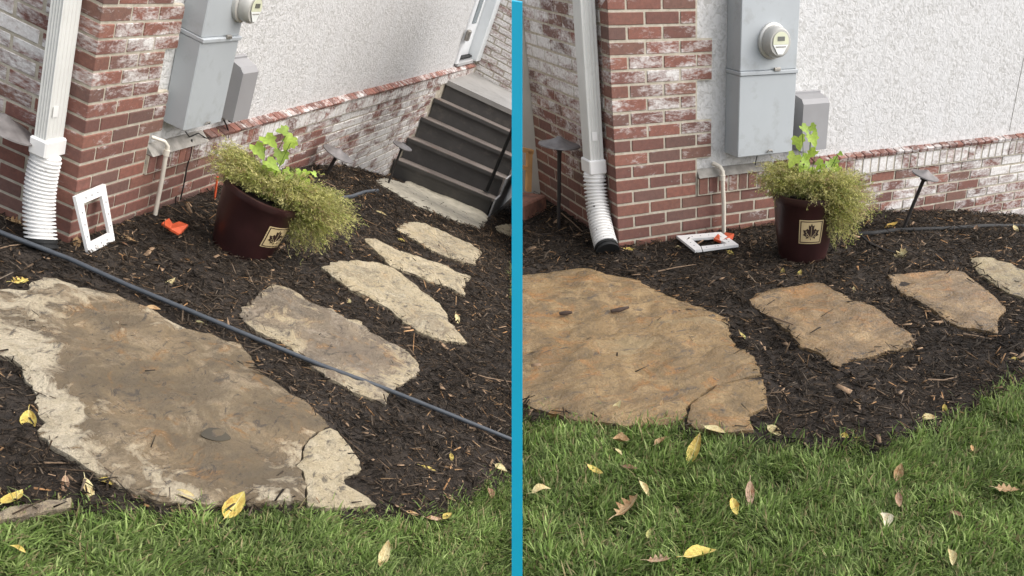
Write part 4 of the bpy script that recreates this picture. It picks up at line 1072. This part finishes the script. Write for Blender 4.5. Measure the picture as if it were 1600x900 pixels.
LV = [  # set, u, v, length px, image angle, kind, colour, lift, label
 ('L', 45, 660, 40, 80, 'oval', YEL, .01, 'folded yellow leaf on bare mulch left of the largest wet flagstone'),
 ('L', 20, 779, 44, -35, 'oval', YEL, .03, 'bright yellow leaf at the lawn edge, far left'),
 ('L', 102, 757, 30, 85, 'long', PNK, .01, 'narrow pinkish leaf standing at the lawn edge below the largest wet flagstone'),
 ('L', 139, 765, 42, 55, 'long', PAL, .015, 'pale narrow leaf right beside the pinkish one, left lawn edge'),
 ('L', 166, 753, 28, 25, 'round', YEL, .01, 'round yellow speckled leaf touching the largest wet flagstone'),
 ('L', 290, 775, 56, 22, 'long', PAL, .035, 'long pale yellow leaf lying on the front rim of the largest wet flagstone'),
 ('L', 366, 790, 52, -42, 'oval', YEL, .045, 'big bright yellow leaf in front of the largest wet flagstone'),
 ('L', 28, 857, 32, 25, 'long', YEL, .04, 'small yellow leaf in the lawn, bottom left corner'),
 ('L', 601, 866, 46, -78, 'long', PAL, .045, 'pale upright leaf alone in the lawn left of the teal post'),
 ('L', 670, 732, 31, 20, 'long', YEL, .008, 'yellow leaf on mulch right of the broken pale stone piece'),
 ('L', 705, 715, 14, 60, 'oval', YEL, .008, 'tiny yellow leaf on mulch below the long tube'),
 ('L', 704, 778, 24, 35, 'long', PAL, .01, 'pale leaf at the lawn edge near the teal post, upper one'),
 ('L', 645, 803, 26, 15, 'oval', TAN, .02, 'tan leaf at the lawn edge, leftmost of three beside each other'),
 ('L', 676, 811, 30, 5, 'oval', PNK, .02, 'pinkish tan leaf at the lawn edge, middle of three'),
 ('L', 699, 806, 17, -20, 'round', YEL, .03, 'small bright yellow leaf at the lawn edge, rightmost of three'),
 ('L', 783, 731, 26, 30, 'oval', PAL, .03, 'cream leaf on grass touching the teal post on its left'),
 ('L', 766, 772, 22, 60, 'oval', BRN, .02, 'brown leaf in grass below the cream one, left of teal post'),
 ('L', 205, 376, 28, 15, 'oval', TAN, .008, 'tan leaf on mulch left of the orange scrap and the leaning flowerpot'),
 ('L', 192, 381, 26, 20, 'long', BRN, .006, 'thin brown leaf beside the tan one, right of the standing white frame'),
 ('L', 265, 442, 24, -15, 'long', PAL, .006, 'pale leaf on mulch between long tube and leaning flowerpot'),
 ('L', 240, 481, 26, 10, 'oval', TAN, .03, 'tan leaf tucked between the long tube and the largest wet flagstone'),
 ('L', 315, 506, 26, 15, 'oval', PAL, .006, 'pale ragged leaf below the long tube'),
 ('L', 20, 345, 34, 20, 'oak', TAN, .01, 'tan lobed leaf against the brick base, far left'),
 ('L', 46, 352, 26, 75, 'oval', TAN, .01, 'tan leaf standing against the ribbed hose, far left'),
 ('L', 120, 380, 20, 80, 'oval', TAN, .01, 'tan leaf between ribbed hose and standing white frame'),
 ('L', 596, 333, 26, 25, 'oval', PAL, .008, 'pale leaf on mulch left of the oval buff flagstone'),
 ('L', 628, 376, 16, 30, 'oval', YEL, .008, 'small yellow leaf between the two buff flagstones nearest the steps'),
 ('L', 714, 500, 22, 55, 'long', PAL, .008, 'pale leaf at the tip of the pointed buff flagstone'),
 ('L', 545, 473, 12, 80, 'oval', PAL, .008, 'small white leaf between second and pointed flagstones'),
 ('L', 30, 440, 32, -10, 'oak', YEL, .012, 'crumpled ochre leaf at the top edge of the largest wet flagstone'),
 ('R', 971, 688, 30, 5, 'round', TAN, .04, 'round tan and yellow leaf in the lawn below the largest ochre flagstone'),
 ('R', 967, 706, 16, 25, 'oval', PAL, .035, 'small pale leaf right under the round tan one in the lawn'),
 ('R', 1033, 689, 26, -22, 'oval', TAN, .035, 'small tan leaf in the lawn left of the long yellow leaf'),
 ('R', 1085, 702, 56, -48, 'long', YEL, .045, 'long yellow leaf in the lawn below the cracked-off stone corner'),
 ('R', 963, 637, 26, -30, 'oval', PAL, .05, 'pale green-yellow leaf on the front rim of the largest ochre flagstone'),
 ('R', 1035, 636, 22, 85, 'long', TAN, .04, 'narrow tan leaf standing at the front rim of the largest ochre flagstone'),
 ('R', 1117, 671, 40, 18, 'oval', PAL, .045, 'pale leaf at the lawn edge below the cracked-off stone corner'),
 ('R', 1211, 674, 32, 24, 'oval', PAL, .01, 'pale yellow leaf on mulch right of the cracked-off stone corner'),
 ('R', 846, 765, 36, -12, 'oval', PAL, .045, 'pale leaf in the lawn just right of the teal post'),
 ('R', 980, 792, 54, -30, 'oak', TAN, .045, 'large curled tan leaf in the middle of the right lawn'),
 ('R', 1007, 763, 30, 40, 'long', PAL, .045, 'narrow pale leaf just above the large curled tan one'),
 ('R', 1147, 792, 30, 58, 'oval', YEL, .045, 'bright yellow leaf beside the upright tan leaf in the right lawn'),
 ('R', 1172, 771, 42, 85, 'long', PNK, .05, 'upright narrow tan leaf in the right lawn'),
 ('R', 1015, 833, 18, -60, 'oval', LIM, .035, 'small pale green leaf low in the right lawn'),
 ('R', 1094, 866, 60, -12, 'oval', YEL, .045, 'large yellow and pink leaf at the bottom of the right lawn'),
 ('R', 1029, 875, 46, -5, 'oak', PNK, .045, 'pinkish lobed leaf at the bottom edge left of the large yellow leaf'),
 ('R', 930, 734, 30, 18, 'long', YEL, .03, 'thin yellow and brown leaf left of the dark curled leaf in the lawn'),
 ('R', 984, 730, 28, 10, 'oval', BRN, .03, 'dark brown curled leaf above the large tan one in the lawn'),
 ('R', 1573, 764, 46, 5, 'oak', TAN, .05, 'big tan lobed leaf at the right edge of the lawn'),
 ('R', 1382, 813, 28, 60, 'round', (.72, .68, .50), .045, 'creamy white curled leaf in the right lawn'),
 ('R', 1404, 781, 24, 70, 'oval', PNK, .04, 'dull pink leaf above the creamy white one'),
 ('R', 1486, 870, 28, 60, 'oval', PAL, .045, 'pale leaf low at the bottom right of the lawn'),
 ('R', 1404, 738, 30, -60, 'oval', TAN, .035, 'tan leaf standing in grass between mulch and the pink leaf'),
 ('R', 1495, 803, 24, 20, 'oval', BRN, .03, 'rust brown leaf left of the big lobed one, right lawn'),
 ('R', 1452, 653, 28, -5, 'oval', PAL, .015, 'pale leaf on the mulch edge at the far right lawn'),
 ('R', 1475, 639, 16, 80, 'oval', YEL, .02, 'small yellow leaf beside the pale one on the mulch edge'),
 ('R', 1320, 682, 16, 20, 'round', YEL, .02, 'small round yellow leaf at the lowest point of the mulch, left one'),
 ('R', 1339, 684, 11, 0, 'oval', YEL, .02, 'tiny yellow leaf at the lowest point of the mulch, right one'),
 ('R', 1519, 700, 11, 50, 'oval', (.62, .38, .16), .04, 'tiny orange leaf in the right lawn above the big lobed leaf'),
 ('R', 1590, 561, 24, 0, 'oval', YEL, .01, 'yellow leaf on mulch at the right edge'),
 ('R', 1250, 428, 15, -60, 'oval', YEL, .008, 'yellow leaf below the upright flowerpot, right one of two'),
 ('R', 1223, 425, 14, -70, 'oval', (.45, .36, .10), .008, 'dull yellow leaf below the upright flowerpot, left one of two'),
 ('R', 1406, 401, 32, -15, 'oak', PAL, .008, 'pale ragged leaf below the black tube, above the third flagstone'),
 ('R', 1393, 353, 24, -5, 'oval', (.70, .48, .10), .02, 'orange yellow leaf beside the foot of the slanting path light'),
 ('R', 1587, 359, 18, 25, 'oval', PAL, .02, 'pale leaf on the black tube at the right edge'),
 ('R', 1525, 358, 14, -60, 'oval', PNK, .02, 'small pinkish leaf leaning on the black tube'),
 ('R', 1162, 527, 20, 25, 'long', LIM, .008, 'thin lime leaf on mulch right of the largest ochre flagstone'),
 ('R', 1036, 440, 18, 12, 'oval', TAN, .008, 'tan leaf on mulch at the top edge of the largest ochre flagstone'),
 ('R', 983, 390, 22, 5, 'oval', YEL, .008, 'yellow leaf at the brick corner foot, right of teal post'),
 ('R', 1015, 373, 18, 0, 'oval', (.50, .36, .12), .008, 'brownish yellow leaf at the foot of the brick pillar'),
 ('R', 1142, 396, 16, 15, 'oval', YEL, .008, 'small yellow leaf in front of the flat white frame'),
 ('R', 1060, 387, 14, 5, 'oval', PAL, .008, 'small pale leaf left of the flat white frame'),
 ('R', 1334, 453, 10, 60, 'oval', PAL, .008, 'tiny cream leaf between the middle and third flagstones'),
]
for i, (k, u, v, ln, an, kind, col, lift, lab) in enumerate(LV):
    S = R if k == 'R' else L; q = random.Random(i)
    a = math.radians(an); off_ = lift * .62
    p0 = S.gnd(u - .5 * ln * math.cos(a), v - .5 * ln * math.sin(a), off_); p1 = S.gnd(u + .5 * ln * math.cos(a), v + .5 * ln * math.sin(a), off_)
    c = S.gnd(u, v, off_); d = p1 - p0; flat = np.linalg.norm(d); dep = S.px(c)[2][0]
    true = ln * dep / F
    # limit ground-foreshortened length: a leaf that looks long end-on is tipped up instead
    size = min(flat, true * 1.15) * .88; d /= flat; tipup = 0 if flat <= true * 1.15 else math.acos(max(.3, min(1, true * 1.1 / flat))) * .8
    zax = Vector((0, 0, 1)); xa = Vector(d.tolist()); ya = zax.cross(xa).normalized(); za = xa.cross(ya).normalized()
    Rm = Matrix((xa, ya, za)).transposed().to_4x4() @ Matrix.Rotation(-tipup * (1 if (S.cam - c) @ d > 0 else -1) * -1, 4, 'Y') @ Matrix.Rotation(q.uniform(-.3, .3), 4, 'X')
    o = bpy.data.objects.new('fallen_leaf', leaf_mesh(kind, i % 11)); COL.objects.link(o)
    o.matrix_world = S.M @ Matrix.Translation(Vector(c.tolist())) @ Rm @ Matrix.Scale(size, 4)
    o.color = (*col, 1); tag(o, lab, 'leaf', 'fallen leaves')
TW = [('L', [(738, 583), (760, 590), (800, 597)], .004, 'straight pale twig on mulch near the teal post, left side'),
      ('L', [(733, 668), (752, 672), (776, 690)], .006, 'brown curved stick on mulch below the long tube'),
      ('L', [(0, 388), (15, 384), (32, 382)], .003, 'thin pale twig above the largest wet flagstone, far left'),
      ('R', [(1505, 522), (1525, 525), (1549, 530)], .005, 'stout pale twig below the third flagstone'),
      ('R', [(1028, 424), (1055, 418), (1088, 413)], .0035, 'thin pale twig on mulch above the largest ochre flagstone'),
      ('R', [(1450, 593), (1475, 594), (1495, 589)], .004, 'bent tan twig on mulch below the middle flagstone'),
      ('R', [(1200, 493), (1220, 500), (1240, 507)], .005, 'dark twig on the left edge of the middle flagstone'),
      ('R', [(895, 370), (915, 364), (932, 362)], .003, 'thin reddish twig beside the tall path light'),
      ('R', [(877, 333), (893, 346), (910, 362)], .004, 'pale stick leaning at the whitewashed side wall base')]
for k, pts, rd, lab in TW:
    S = R if k == 'R' else L; P = [S.gnd(u, v, .016 if 'edge of the middle' not in lab else .045) for u, v in pts]; m = MB(); m.tube(P, [rd, rd * .9, rd * .6], 7)
    single('twig', m, M['twig'], S, P[1], lab, 'twig', 'loose twigs', True)
# two bark pieces lying on the largest ochre flagstone
for pts, lab in (([(955, 486), (968, 484), (982, 480)], 'large dark bark piece on the ochre flagstone'), ([(874, 490), (884, 489), (894, 488)], 'smaller dark bark piece near teal post on the ochre flagstone')):
    P = [R.gnd(u, v, .045) for u, v in pts]; m = MB(); m.tube(P, [.008, .011, .006], 8); single('bark_piece', m, M['bark'], R, P[1], lab, 'bark', 'loose bark', True)
